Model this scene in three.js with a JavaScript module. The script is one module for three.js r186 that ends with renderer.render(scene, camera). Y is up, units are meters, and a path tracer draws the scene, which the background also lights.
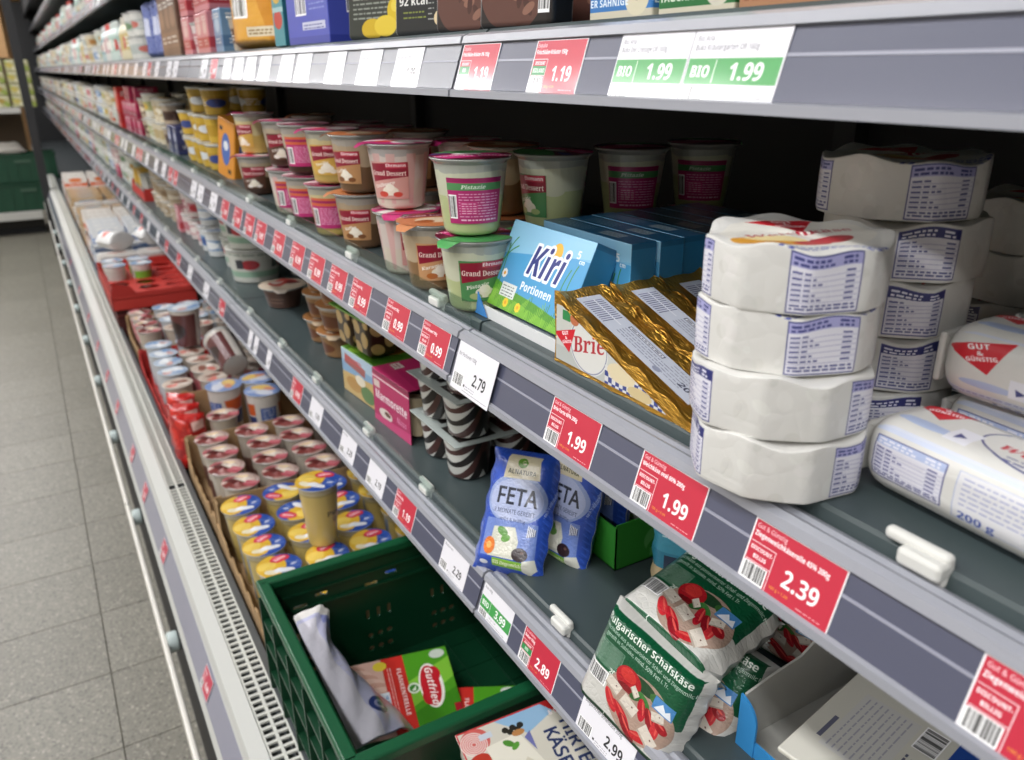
import * as THREE from 'three';
import { RoundedBoxGeometry } from 'three/addons/geometries/RoundedBoxGeometry.js';
import { mergeGeometries } from 'three/addons/utils/BufferGeometryUtils.js';
import { RectAreaLightUniformsLib } from 'three/addons/lights/RectAreaLightUniformsLib.js';

// ---------------------------------------------------------------- camera, light, exposure
// x runs into the chiller, -z runs down the aisle, y is up; metres
const H = 1.546;                                   // eye height
const scene = new THREE.Scene();
scene.background = new THREE.Color(0x0b0b0c);
const camera = new THREE.PerspectiveCamera(50.815, 1024 / 760, 0.05, 60);
camera.position.set(0, H, 0);
camera.up.set(0.19004, 0.93104, -0.31154);
camera.lookAt(0.46955, H - 0.36487, -0.80398);
camera.focus = 0.66;
camera.userData.fStop = 8;
camera.updateMatrixWorld(true);
const renderer = new THREE.WebGLRenderer({ antialias: true });
renderer.toneMapping = THREE.LinearToneMapping;
renderer.toneMappingExposure = 1.05;
renderer.shadowMap.enabled = true;
RectAreaLightUniformsLib.init();
const CEIL = 3.05, LAMP = 27;
const LAMP_SPOTS = [];
for (const x of [-0.75, -1.95]) for (let k = 0; k < 9; k++) LAMP_SPOTS.push([x, 1.6 - k * 1.75]);
for (const [x, z] of LAMP_SPOTS) {
  const l = new THREE.RectAreaLight(0xfafbff, LAMP, 0.16, 1.45);
  l.position.set(x, CEIL - 0.085, z); l.lookAt(x, 0, z); l.castShadow = true;
  scene.add(l);
}

// ---------------------------------------------------------------- helpers
let seed = 20240517;
const rnd = () => { seed = (seed * 1664525 + 1013904223) >>> 0; return seed / 4294967296; };
const rr = (a, b) => a + (b - a) * rnd();
const pick = (a) => a[Math.floor(rnd() * a.length)];
const names = {};
function numbered(n) { names[n] = (names[n] || 0) + 1; return names[n] === 1 ? n : n + '_' + String(names[n] - 1).padStart(3, '0'); }
function thing(name, label, category, group, pos = [0, 0, 0], turn = 0) {
  const o = new THREE.Group(); o.name = numbered(name); o.userData = { label, category };
  if (group) o.userData.group = group;
  o.position.set(...pos); o.rotation.y = turn; scene.add(o); return o;
}
function part(name, geo, mat, parent) { const m = new THREE.Mesh(geo, mat); m.name = name; parent.add(m); return m; }
function single(name, geo, mat, label, category, group, pos = [0, 0, 0]) {
  const m = new THREE.Mesh(geo, mat); m.name = numbered(name); m.userData = { label, category };
  if (group) m.userData.group = group;
  m.position.set(...pos); scene.add(m); return m;
}
function structure(name, geo, mat) { const m = new THREE.Mesh(geo, mat); m.name = name; m.userData = { kind: 'structure' }; scene.add(m); return m; }
const isProto = new Set();
function proto(o) { scene.remove(o); isProto.add(o); return o; }     // kept aside: copies go into the scene
function put(o, x, y, z, turn = 0, opt = {}) {
  const c = o.clone(); c.name = numbered(o.name.replace(/_\d{3}$/, ''));
  c.userData = { ...o.userData };
  if (opt.label) c.userData.label = opt.label;
  if (opt.group) c.userData.group = opt.group;
  c.position.set(x, y, z); c.rotation.set(opt.rx || 0, turn, opt.rz || 0, 'YXZ'); scene.add(c); return c;
}
function protoThing(name, label, category, group) { const o = new THREE.Group(); o.name = name; o.userData = { label, category }; if (group) o.userData.group = group; return o; }

const mats = {};
function mat(color, rough = 0.6, o = {}) {
  const k = color + '|' + rough + '|' + JSON.stringify(o);
  if (!mats[k]) mats[k] = new THREE.MeshPhysicalMaterial({ color, roughness: rough, ...o });
  return mats[k];
}
const merge = (gs) => mergeGeometries(gs.map((g) => { const n = g.index ? g.toNonIndexed() : g; for (const k of Object.keys(n.attributes)) if (!['position', 'normal', 'uv'].includes(k)) n.deleteAttribute(k); n.clearGroups(); return n; }));
const bx = (x0, x1, y0, y1, z0, z1) => { const g = new THREE.BoxGeometry(x1 - x0, y1 - y0, z1 - z0); g.translate((x0 + x1) / 2, (y0 + y1) / 2, (z0 + z1) / 2); return g; };
// profile in the x-y plane, swept along z
function sweep(pts, z0, z1) {
  const s = new THREE.Shape(pts.map((p) => new THREE.Vector2(p[0], p[1])));
  const g = new THREE.ExtrudeGeometry(s, { depth: z1 - z0, bevelEnabled: false, steps: 1 }); g.translate(0, 0, z0); return g;
}
const lathe = (pts, seg = 28) => new THREE.LatheGeometry(pts.map((p) => new THREE.Vector2(p[0], p[1])), seg);

// ---------------------------------------------------------------- printed matter: every print is a patch of a few sheets
const SHEET = 2048, sheets = [];
function newSheet() {
  const c = document.createElement('canvas'); c.width = c.height = SHEET;
  const ctx = c.getContext('2d'); ctx.fillStyle = '#cfcfcf'; ctx.fillRect(0, 0, SHEET, SHEET);
  const t = new THREE.CanvasTexture(c); t.colorSpace = THREE.SRGBColorSpace; t.magFilter = THREE.LinearFilter;
  const s = { ctx, t, x: 4, y: 4, row: 0, id: sheets.length }; sheets.push(s); return s;
}
function print(w, h, draw) {
  w = Math.round(w); h = Math.round(h);
  let s = sheets[sheets.length - 1] || newSheet();
  if (s.x + w + 4 > SHEET) { s.x = 4; s.y += s.row + 4; s.row = 0; }
  if (s.y + h + 4 > SHEET) { s = newSheet(); }
  const { x, y } = s, c = s.ctx;
  c.save(); c.beginPath(); c.rect(x, y, w, h); c.clip(); c.translate(x, y); draw(c, w, h); c.restore();
  s.x += w + 4; s.row = Math.max(s.row, h);
  return { s: s.id, u0: (x + 1) / SHEET, u1: (x + w - 1) / SHEET, v0: 1 - (y + h - 1) / SHEET, v1: 1 - (y + 1) / SHEET };
}
const solids = {};
function solid(color) { return (solids[color + sheets.length] ||= print(8, 8, (c, w, h) => { c.fillStyle = color; c.fillRect(0, 0, w, h); })); }
const finishes = {
  paper: { roughness: 0.62 }, gloss: { roughness: 0.3, clearcoat: 0.35, clearcoatRoughness: 0.25 }, film: { roughness: 0.32, clearcoat: 0.5, clearcoatRoughness: 0.15 },
  foil: { roughness: 0.38, metalness: 0.12 }, tag: { roughness: 0.45, clearcoat: 0.7, clearcoatRoughness: 0.12 }, wrap: { roughness: 0.5, sheen: 0.0 },
};
const pmats = {};
function pmat(r, finish = 'gloss') { return (pmats[r.s + finish] ||= new THREE.MeshPhysicalMaterial({ map: sheets[r.s].t, side: THREE.DoubleSide, ...finishes[finish] })); }
function uvTo(g, r, box) {          // maps a geometry's 0..1 uv onto a print
  const uv = g.attributes.uv, [a, b, c, d] = box || [0, 0, 1, 1];
  for (let i = 0; i < uv.count; i++) { const u = (uv.getX(i) - a) / (c - a), v = (uv.getY(i) - b) / (d - b); uv.setXY(i, r.u0 + Math.min(1, Math.max(0, u)) * (r.u1 - r.u0), r.v0 + Math.min(1, Math.max(0, v)) * (r.v1 - r.v0)); }
  return g;
}
const patch = (w, h, r, nx = 1, ny = 1) => uvTo(new THREE.PlaneGeometry(w, h, nx, ny), r);
function cylPatch(rt, rb, h, mid, span, r, seg = 12) {   // piece of a cone mantle centred on angle mid (0 = +x, turning to +z)
  const pos = [], uv = [], idx = [];
  for (let i = 0; i <= seg; i++) for (const j of [0, 1]) {
    const a = mid + (0.5 - i / seg) * span, R = j ? rt : rb;
    pos.push(Math.cos(a) * R, j * h, Math.sin(a) * R); uv.push(i / seg, j);
  }
  for (let i = 0; i < seg; i++) { const a = i * 2; idx.push(a, a + 2, a + 1, a + 2, a + 3, a + 1); }
  const g = new THREE.BufferGeometry(); g.setAttribute('position', new THREE.Float32BufferAttribute(pos, 3)); g.setAttribute('uv', new THREE.Float32BufferAttribute(uv, 2)); g.setIndex(idx); g.computeVertexNormals();
  return uvTo(g, r);
}
// box with rounded edges, one print a side: [+x, -x, +y, -y, +z, -z]
function carton(w, h, d, rad, rects) {
  const g = new RoundedBoxGeometry(w, h, d, 2, rad), uv = g.attributes.uv, n = uv.count / 6;
  for (let s = 0; s < 6; s++) {
    const r = rects[s];
    for (let i = s * n; i < (s + 1) * n; i++) { const u = Math.min(1, Math.max(0, uv.getX(i))), v = Math.min(1, Math.max(0, uv.getY(i))); uv.setXY(i, r.u0 + u * (r.u1 - r.u0), r.v0 + v * (r.v1 - r.v0)); }
  }
  g.clearGroups(); return g;
}
function disc(rad, r, dome = 0, seg = 32, rings = 4, wob = 0) {          // printed lid, facing up
  const pos = [0, dome, 0], uv = [0.5, 0.5], idx = [];
  for (let k = 1; k <= rings; k++) for (let i = 0; i < seg; i++) {
    const a = i / seg * 2 * Math.PI, q = k / rings; pos.push(Math.cos(a) * rad * q, dome * (1 - q * q) + (k < rings ? wob * Math.sin(a * 3 + k * 2) : 0), Math.sin(a) * rad * q); uv.push(0.5 + 0.5 * q * Math.cos(a), 0.5 - 0.5 * q * Math.sin(a));
  }
  for (let i = 0; i < seg; i++) { const j = (i + 1) % seg; idx.push(0, 1 + j, 1 + i); for (let k = 0; k < rings - 1; k++) { const a = 1 + k * seg + i, b = 1 + k * seg + j, c = a + seg, d = b + seg; idx.push(a, b, c, b, d, c); } }
  const g = new THREE.BufferGeometry(); g.setAttribute('position', new THREE.Float32BufferAttribute(pos, 3)); g.setAttribute('uv', new THREE.Float32BufferAttribute(uv, 2)); g.setIndex(idx); g.computeVertexNormals();
  return uvTo(g, r);
}
const F = (c, col, x, y, w, h) => { c.fillStyle = col; c.fillRect(x, y, w, h); };
function T(c, s, x, y, size, col, o = {}) {
  c.save(); c.translate(x, y); if (o.rot) c.rotate(o.rot); if (o.sx) c.scale(o.sx, 1); if (o.skew) c.transform(1, 0, o.skew, 1, 0, 0);
  c.font = (o.it ? 'italic ' : '') + (o.b === false ? '' : 'bold ') + size + 'px ' + (o.f || 'sans-serif'); c.textAlign = o.al || 'left'; c.textBaseline = o.bl || 'alphabetic';
  if (o.stroke) { c.lineWidth = o.lw || 6; c.lineJoin = 'round'; c.strokeStyle = o.stroke; c.strokeText(s, 0, 0); }
  c.fillStyle = col; c.fillText(s, 0, 0); c.restore();
}
function E(c, col, x, y, rx, ry, rot = 0) { c.fillStyle = col; c.beginPath(); c.ellipse(x, y, rx, ry, rot, 0, 7); c.fill(); }
function P(c, col, pts) { c.fillStyle = col; c.beginPath(); pts.forEach((p, i) => i ? c.lineTo(p[0], p[1]) : c.moveTo(p[0], p[1])); c.closePath(); c.fill(); }
function bars(c, x, y, w, h, col = '#111', n = 26) { F(c, '#fff', x, y, w, h); c.fillStyle = col; let s = 7; for (let i = 0; i < n; i++) { s = (s * 37 + 11) % 101; const a = x + w * (0.04 + 0.92 * i / n); c.fillRect(a, y + h * 0.06, w / n * (0.25 + (s % 5) * 0.13), h * 0.88); } }
function lines(c, x, y, w, n, dy, col, th = 2) { c.fillStyle = col; let s = 3; for (let i = 0; i < n; i++) { let a = x; while (a < x + w - 6) { s = (s * 41 + 17) % 97; const l = 8 + s % 26; c.fillRect(a, y + i * dy, Math.min(l, x + w - a), th); a += l + 5; } } }
function speck(c, w, h, n, cols, s0, s1) { for (let i = 0; i < n; i++) { c.fillStyle = pick(cols); const s = rr(s0, s1); c.globalAlpha = rr(0.25, 0.8); c.beginPath(); c.ellipse(rnd() * w, rnd() * h, s, s * rr(0.4, 1), rnd() * 3, 0, 7); c.fill(); } c.globalAlpha = 1; }

// ---------------------------------------------------------------- the room
const tileTex = [];
for (let v = 0; v < 3; v++) {
  const cv = document.createElement('canvas'); cv.width = cv.height = 256; const c = cv.getContext('2d');
  c.fillStyle = ['#737065', '#706d62', '#767368'][v]; c.fillRect(0, 0, 256, 256);
  speck(c, 256, 256, 2600, ['#959184', '#504d46', '#878376', '#5b5850', '#a6a296', '#43413b'], 0.8, 3.4);
  const t = new THREE.CanvasTexture(cv); t.colorSpace = THREE.SRGBColorSpace; t.magFilter = THREE.LinearFilter; tileTex.push(t);
}
const tileMat = tileTex.map((t) => new THREE.MeshPhysicalMaterial({ map: t, roughness: 0.42 }));
const floor = structure('floor', bx(-3.3, 1.2, -0.12, -0.002, -17, 3.2), mat('#4a473c', 0.8));
{
  const g = new RoundedBoxGeometry(0.2978, 0.006, 0.2978, 1, 0.0009);
  { const p = g.attributes.position, uv = g.attributes.uv; for (let i = 0; i < p.count; i++) uv.setXY(i, p.getX(i) / 0.3 + 0.5, p.getZ(i) / 0.3 + 0.5); }
  for (let i = -4; i <= 1; i++) for (let k = -2; k < 37; k++) {
    const m = part('tile', g, tileMat[(i * 7 + k * 5 + 70) % 3], floor);
    m.position.set(-0.07 + 0.3 * i - 0.15, 0, -1.773 + 0.15 - 0.3 * (k - 4)); m.rotation.y = ((i * 3 + k) & 3) * Math.PI / 2;
  }
}
structure('ceiling', bx(-3.3, 1.2, CEIL, CEIL + 0.12, -17, 3.2), mat('#d9d6cf', 0.9));
structure('wall_left', bx(-3.45, -3.3, 0, CEIL, -17, 3.2), mat('#b9b3a8', 0.9));
structure('wall_right', bx(1.2, 1.35, 0, CEIL, -17, 3.2), mat('#6b6760', 0.9));
structure('wall_back', bx(-3.3, 1.2, 0, CEIL, -17.15, -17), mat('#c39a6c', 0.9));
structure('wall_front', bx(-3.3, 1.2, 0, CEIL, 3.2, 3.35), mat('#b9b3a8', 0.9));
LAMP_SPOTS.forEach(([x, z], i) => {
  const t = thing('ceiling_light', 'long slim ceiling light above the aisle', 'light', 'ceiling lights', [x, CEIL, z]);
  part('housing', bx(-0.1, 0.1, -0.07, 0, -0.76, 0.76), mat('#dedede', 0.5), t);
  part('diffuser', bx(-0.08, 0.08, -0.079, -0.071, -0.725, 0.725), new THREE.MeshStandardMaterial({ color: 0xffffff, emissive: 0xfff6ea, emissiveIntensity: 6 }), t);
});

// ---------------------------------------------------------------- the chiller
const Z0 = 0.6, ZEND = -14.4, VENT = H - 0.97;
const chiller = thing('refrigerated_display_case', 'long open grey supermarket chiller running down the aisle', 'chiller');
const white = mat('#b9bab5', 0.62), pale = mat('#b4b4b6', 0.38, { clearcoat: 0.4, clearcoatRoughness: 0.2 });
part('kick_plate', bx(0.1, 0.112, 0.0, 0.12, ZEND, Z0), mat('#1c1d1f', 0.7), chiller);
part('front_panel', sweep([[0.092, 0.1], [0.104, 0.1], [0.118, H - 1.056], [0.092, H - 1.056]], ZEND, Z0), mat('#222325', 0.6), chiller);
const nose = [[0.081, H - 1.052], [0.113, H - 0.984], [0.117, H - 0.974], [0.143, H - 0.968], [0.1445, H - 0.972], [0.1445, H - 0.99], [0.125, H - 0.99], [0.118, H - 1.052]];
part('front_rail', sweep(nose, ZEND, Z0), white, chiller);
{ // price channel on the front rail
  const a = [0.0885, H - 1.0375], b = [0.1105, H - 0.9905];
  part('price_channel', sweep([[a[0] - 0.0012, a[1]], [b[0] - 0.0012, b[1]], [b[0] + 0.001, b[1]], [a[0] + 0.001, a[1]]], ZEND, Z0), mat('#8f90a0', 0.3, { clearcoat: 0.8, clearcoatRoughness: 0.1 }), chiller);
}
{ // air return grille: two rows of slots beside a middle bar
  const grille = part('air_grille', merge([bx(0.1445, 0.1475, VENT - 0.004, VENT, ZEND, Z0), bx(0.1625, 0.1675, VENT - 0.004, VENT + 0.001, ZEND, Z0), bx(0.184, 0.187, VENT - 0.004, VENT, ZEND, Z0)]), mat('#c6c7bf', 0.5), chiller);
  const sg = new THREE.BoxGeometry(0.0375, 0.0036, 0.0052), sm = mat('#c6c7bf', 0.5), far = [];
  let n = 0;
  for (let z = -0.2; z > ZEND; z -= 0.0165) {
    if (Math.abs(z + 1.945) < 0.006) continue;
    if (n++ < 290) { const m = part('slat', sg, sm, grille); m.position.set(0.1658, VENT - 0.0019, z); }
    else { const g = sg.clone(); g.translate(0.1658, VENT - 0.0019, z); far.push(g); }
  }
  const f = part('distant_slats', merge(far), sm, grille); f.userData.kind = 'stuff';
}
part('air_duct', merge([bx(0.1445, 0.187, VENT - 0.1, VENT - 0.06, ZEND, Z0), bx(0.187, 0.191, VENT - 0.1, VENT - 0.002, ZEND, Z0)]), mat('#2a2b2c', 0.8), chiller);
part('well_lip', sweep([[0.187, VENT - 0.006], [0.187, VENT], [0.2, VENT - 0.003], [0.203, VENT - 0.028], [0.199, VENT - 0.028]], ZEND, Z0), mat('#54585a', 0.45), chiller);
part('well_floor', bx(0.14, 0.9, VENT - 0.12, VENT - 0.04, ZEND, Z0), mat('#4a4f51', 0.5), chiller);
part('back_panel', bx(0.86, 0.95, 0.2, 2.3, ZEND, Z0), mat('#1b1c1e', 0.6), chiller);
part('canopy', merge([bx(0.33, 0.95, 2.33, 2.45, ZEND, Z0), bx(0.33, 0.36, 2.25, 2.33, ZEND, Z0)]), mat('#4a4b4d', 0.6), chiller);
{
  part('end_panel', bx(0.1, 0.95, 0.0, 2.45, ZEND - 0.06, ZEND), mat('#2b2c2e', 0.45), chiller);
  part('dividing_post', sweep([[0.055, 0.0], [0.118, 0.0], [0.118, 0.5], [0.125, 1.8], [0.12, 2.45], [0.05, 2.45], [0.055, 1.8], [0.055, 0.45]], -8.25, -8.15), mat('#232426', 0.5), chiller);
}
for (let k = 0; k < 13; k++) part('upright', bx(0.835, 0.86, 0.45, 2.33, -0.65 - 1.25 * (k - 1) - 0.015, -0.65 - 1.25 * (k - 1) + 0.015), mat('#26282a', 0.5), chiller);
// bumper tube on stub brackets
{
  const by = H - 1.25;
  const bar = (z0, z1) => { const g = new RoundedBoxGeometry(0.0135, 0.03, z1 - z0, 2, 0.005); g.translate(0.0615, by, (z0 + z1) / 2); return g; };
  const bm = mat('#d6d3cb', 0.35, { metalness: 0.25 });
  part('bumper_rail', bar(-2.44, Z0), bm, chiller); part('bumper_rail', bar(-5.3, -2.445), bm, chiller); part('bumper_rail', bar(ZEND, -5.305), bm, chiller);
  for (let k = -2; k < 10; k++) {
    const g = lathe([[0.0, 0.0], [0.02, 0.0], [0.024, 0.004], [0.024, 0.02], [0.02, 0.0255], [0.0, 0.0255]], 20); g.rotateZ(-Math.PI / 2); g.translate(0.067, by, -1.72 - 0.65 * k);
    part('bumper_bracket', g, mat('#b3c0be', 0.5), chiller);
  }
}

// ---------------------------------------------------------------- shelves with price rails
// each rail's label strip runs from its top edge (tx, ty) to its foot; heights are given from the floor
const RAIL = { top: [0.335, H + 0.018], mid: [0.323, H - 0.240], low: [0.344, H - 0.520], high: [0.375, H + 0.275], crest: [0.375, H + 0.535] };
const TILT = [-0.0118, -0.0375];                   // from the strip's top edge to its foot
const DECK = { top: H + 0.030, mid: H - 0.228, low: H - 0.508, high: H + 0.287, crest: H + 0.547 };
const slate = mat('#3f4a4b', 0.42), strip = mat('#4f5266', 0.3, { clearcoat: 1, clearcoatRoughness: 0.08 }), railMat = mat('#9a9ca4', 0.32, { clearcoat: 0.6, clearcoatRoughness: 0.15 });
const clear = new THREE.MeshPhysicalMaterial({ color: 0xeef4f2, roughness: 0.08, transmission: 1, thickness: 0, ior: 1.45 });
const clipWhite = mat('#d6d6d0', 0.45);
function clipGeo() {
  return merge([new RoundedBoxGeometry(0.012, 0.010, 0.024, 2, 0.003).translate(0, 0.006, 0), new RoundedBoxGeometry(0.007, 0.007, 0.036, 2, 0.003).translate(0.004, 0.011, -0.006), new RoundedBoxGeometry(0.008, 0.016, 0.012, 2, 0.003).translate(0.004, 0.004, 0.006)]);
}
const CLIP = clipGeo();
function shelf(tier, z0, z1, label, o = {}) {
  const [tx, ty] = RAIL[tier], dy = DECK[tier], e = 0.002;
  z0 += e; z1 -= e;
  const s = thing('chiller_shelf', label, 'shelf', 'chiller shelves');
  part('deck', merge([sweep([[tx + 0.021, dy - 0.012], [tx + 0.0225, dy - 0.002], [tx + 0.025, dy], [0.835, dy], [0.835, dy - 0.018], [tx + 0.021, dy - 0.018]], z0, z1)]), slate, s);
  const bx_ = tx + TILT[0], by_ = ty + TILT[1];
  // rail: foot lip, strip bed, top lip, two ridges, back flange
  part('price_rail', sweep([[bx_ - 0.004, by_ - 0.004], [bx_ - 0.0035, by_ + 0.0015], [bx_ + 0.0005, by_ + 0.0025], [tx + 0.0005, ty - 0.001], [tx - 0.003, ty + 0.0005], [tx - 0.001, ty + 0.006], [tx + 0.004, ty + 0.008], [tx + 0.008, ty + 0.0065], [tx + 0.0085, ty + 0.0045], [tx + 0.013, ty + 0.0065], [tx + 0.0175, ty + 0.005], [tx + 0.021, ty + 0.003], [tx + 0.021, by_ + 0.012], [tx + 0.009, by_ + 0.012], [bx_ + 0.006, by_ - 0.004]], z0, z1), railMat, s);
  const pale_ = o.pale ? mat('#8b8d96', 0.3, { clearcoat: 1, clearcoatRoughness: 0.08 }) : strip;  // paler copy of the strip: bright lamp reflection on these rails, put into the colour
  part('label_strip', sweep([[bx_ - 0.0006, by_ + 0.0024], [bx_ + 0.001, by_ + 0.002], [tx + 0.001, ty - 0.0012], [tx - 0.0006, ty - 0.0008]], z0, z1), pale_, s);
  const q = 0.36, rx = tx + TILT[0] * q, ry = ty + TILT[1] * q;
  part('strip_rib', sweep([[rx - 0.0014, ry - 0.0008], [rx + 0.001, ry - 0.0008], [rx + 0.001, ry + 0.0008], [rx - 0.001, ry + 0.0008]], z0, z1), mat('#9a9cab', 0.25, { clearcoat: 1, clearcoatRoughness: 0.05 }), s);
  for (const z of o.clips || []) { const m = part('divider_clip', CLIP, clipWhite, s); m.position.set(tx + 0.0195, ty + 0.0055, z); }
  if (o.fence) part('clear_fence', bx(tx + 0.0142, tx + 0.0158, ty + 0.005, dy + 0.019, z0 + 0.004, z1 - 0.004), clear, s);
  return s;
}
const SEC = [[-0.65, Z0]]; for (let k = 0; k < 11; k++) SEC.push([-0.65 - 1.25 * (k + 1), -0.65 - 1.25 * k]);
const TIERN = { low: 'lowest', mid: 'second lowest', top: 'third', high: 'fourth', crest: 'topmost' };
const SECN = ['nearest bay, cheese side', 'bay with the dessert pots', 'third bay down the aisle', 'fourth bay down the aisle', 'fifth bay down the aisle', 'sixth bay down the aisle', 'seventh bay by the dark post', 'eighth bay beyond the post', 'ninth bay beyond the post', 'tenth bay beyond the post', 'eleventh bay beyond the post', 'last bay beyond the post'];
const midClips = [[-0.186], [-0.74, -1.0, -1.28, -1.55, -1.8]], lowClips = [[-0.53], [-0.845, -1.05, -1.3, -1.52, -1.78]];
SEC.forEach(([a, b], i) => {
  for (const t of ['low', 'mid', 'top', 'high', 'crest']) {
    const cl = t === 'mid' ? (midClips[i] || [0.2, 0.5, 0.8, 1.05].map((q) => b - q)) : t === 'low' ? (lowClips[i] || [0.2, 0.5, 0.8, 1.05].map((q) => b - q)) : [];
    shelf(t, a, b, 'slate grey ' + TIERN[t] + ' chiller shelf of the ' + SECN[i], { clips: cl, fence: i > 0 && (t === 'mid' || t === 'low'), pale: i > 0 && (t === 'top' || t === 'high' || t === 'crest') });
  }
});

// ---------------------------------------------------------------- price tags
const RED = '#c2263f';
function tagRed(l1, l2, price, o = {}) {
  return print(378, 236, (c, w, h) => {
    F(c, '#f1eef0', 0, 0, w, h); F(c, o.red || RED, 8, 5, w - 14, h - 13); F(c, '#f1eef0', 8, h - 74, 100, 70);
    T(c, l1, 16, 32, 24, '#f6dfe1', { b: false, sx: 0.85 }); T(c, l2, 16, 62, 26, '#fff', { sx: 0.78 });
    F(c, '#f3dfe2', 12, 82, 108, 3); F(c, '#f3dfe2', 12, 152, 108, 3); F(c, '#f3dfe2', 117, 82, 3, 150);
    if (o.bio) { F(c, '#2f8d4f', 12, 112, 105, 40); T(c, o.bio, 64, 141, 26, '#e8f5e9', { al: 'center', sx: 0.8 }); T(c, 'DISCOUNT', 64, 107, 19, '#fff', { al: 'center', sx: 0.8 }); }
    else { T(c, 'DISCOUNT-', 64, 112, 21, '#fff', { al: 'center', sx: 0.85 }); T(c, 'BILLIG', 64, 140, 21, '#fff', { al: 'center', sx: 0.85 }); }
    bars(c, 12, 158, 98, 66, '#222', 22);
    T(c, price, 242, 176, 88, '#fff', { al: 'center', sx: 0.86 });
    T(c, '100 g = ' + (Number(price) / 2).toFixed(2), 130, 205, 15, '#f3b93d', { b: false }); lines(c, 250, 212, 100, 1, 6, '#f0b8bd', 3);
  });
}
function tagWhite(l1, l2, price, o = {}) {
  return print(378, 236, (c, w, h) => {
    F(c, '#e9e8ee', 0, 0, w, h); T(c, l1, 18, 36, 24, '#5a5a62', { b: false, sx: 0.85 }); T(c, l2, 18, 66, 25, '#4a4a52', { b: false, sx: 0.8 });
    if (o.bio) {
      F(c, '#3f9e4d', 6, 92, w - 12, 84); F(c, '#e9f5e9', 122, 96, 3, 76); T(c, 'BIO', 64, 152, 52, '#fff', { al: 'center', sx: 0.9 }); T(c, price, 250, 161, 76, '#fff', { al: 'center', sx: 0.9 });
      bars(c, 14, 180, 92, 46, '#333', 22); T(c, '100 g = 1.24', 130, 200, 17, '#777', { b: false }); lines(c, 120, 214, 220, 1, 8, '#888', 4);
    } else { T(c, price, 256, 172, 78, '#16161a', { al: 'center', sx: 0.82 }); bars(c, 14, 150, 96, 62, '#222', 22); F(c, '#333', 124, 188, 12, 12); lines(c, 142, 192, 90, 2, 12, '#8a8a92', 3); F(c, '#8a8a92', 120, 218, 240, 2); }
  });
}
const ORD = ['first', 'second', 'third', 'fourth', 'fifth', 'sixth', 'seventh', 'eighth', 'ninth', 'tenth', 'eleventh', 'twelfth'];
const TAGW = 0.063, TAGH = 0.0378, TANG = Math.atan2(-TILT[0], -TILT[1]);
function card(w, h, t, r, back) { const b = back || solid('#dcdce0'); return carton(w, h, t, 0.0003, [b, b, b, b, r, b]); }
function tagAt(tier, z, r, label, group, o = {}) {
  const [tx, ty] = RAIL[tier], w = o.w || TAGW, h = o.h || TAGH, q = (o.drop || 0) + 0.5;
  const m = single('price_tag', card(w, h, 0.0006, r), pmat(r, 'tag'), label, 'price tag', group || 'price tags on the shelf rails');
  m.position.set(tx + TILT[0] * q - 0.0011 - (o.out || 0), ty + TILT[1] * q, z + w / 2);
  m.rotation.set(0, -Math.PI / 2, -TANG, 'ZYX'); return m;
}
const RT = {
  t239: tagRed('Gut & Günstig', 'Ziegenweichkäserolle 45% 200g', '2.39'), weich: tagRed('Gut & Günstig', 'Weichkäse oval 60% 200g', '1.99'), brie: tagRed('Gut & Günstig', 'Brie-Torte 60% 200g', '1.99'),
  grand: tagRed('Ehrmann', 'Grand Dessert 190g', '0.99'), t119a: tagRed('Exquisa', 'Frischkäse-Kräuter 0% 150g', '1.19', { bio: 'BIO' }), t119b: tagRed('Exquisa', 'Frischkäse-Kräuter 150g', '1.19', { bio: 'BIOLAND' }),
  t119l: tagRed('Dessert', 'Mousse 100g', '1.19'), t289: tagRed('Schafskäse', 'Natur 150g', '2.89', { bio: 'BIO' }), red099: tagRed('Pudding', 'Sahne 200g', '0.99'), front: tagRed('Sahne', 'Pudding 200g', '0.49', { red: '#c23350' }),
  w279: tagWhite('', 'Kiri Portionen 100g', '2.79'), w299: tagWhite('Bulgarischer', 'Bulgarischer Schafskäse 200g', '2.99'), w229: tagWhite('Alnatura Feta', '', '2.29'), w219: tagWhite('', '', '2.19'), w189: tagWhite('', '', '1.89'),
  b399: tagWhite('Feta 180g', '', '3.99', { bio: 1 }), bio1: tagWhite('Bio Arla', 'Buko Der Cremige OR 160g', '1.99', { bio: 1 }), bio2: tagWhite('Bio Arla', 'Buko Kräutergarten OR 160g', '1.99', { bio: 1 }), w199: tagWhite('', 'Frischkäse natur 200g', '1.99'),
};
tagAt('mid', -0.140, RT.t239, 'red 2.39 price tag at the frame edge under the white cheese rolls');
tagAt('mid', -0.273, RT.t239, 'red 2.39 price tag on the rail below the cheese stack');
tagAt('mid', -0.374, RT.weich, 'red 1.99 price tag for the oval soft cheese above the sheep cheese packs');
tagAt('mid', -0.484, RT.brie, 'red 1.99 price tag below the gold brie wedges');
tagAt('mid', -0.640, RT.w279, 'white 2.79 price tag hanging proud at the rail joint', null, { w: 0.073, h: 0.045, drop: 0.04, out: 0.0035 });
[-0.728, -0.825, -0.937, -1.02, -1.109, -1.2, -1.302, -1.413, -1.492, -1.583].forEach((z, i) => tagAt('mid', z, RT.grand, 'red 0.99 price tag, ' + ORD[i] + ' in the row counted from the white 2.79 tag', 'red 0.99 tags under the dessert pots'));
tagAt('low', -0.458, RT.w299, 'white 2.99 price tag below the green sheep cheese pack', null, { w: 0.075, h: 0.043 });
tagAt('low', -0.561, RT.t289, 'red 2.89 price tag beside the green BIO tag');
tagAt('low', -0.646, RT.b399, 'white and green BIO 3.99 tag below the feta pouches');
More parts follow.
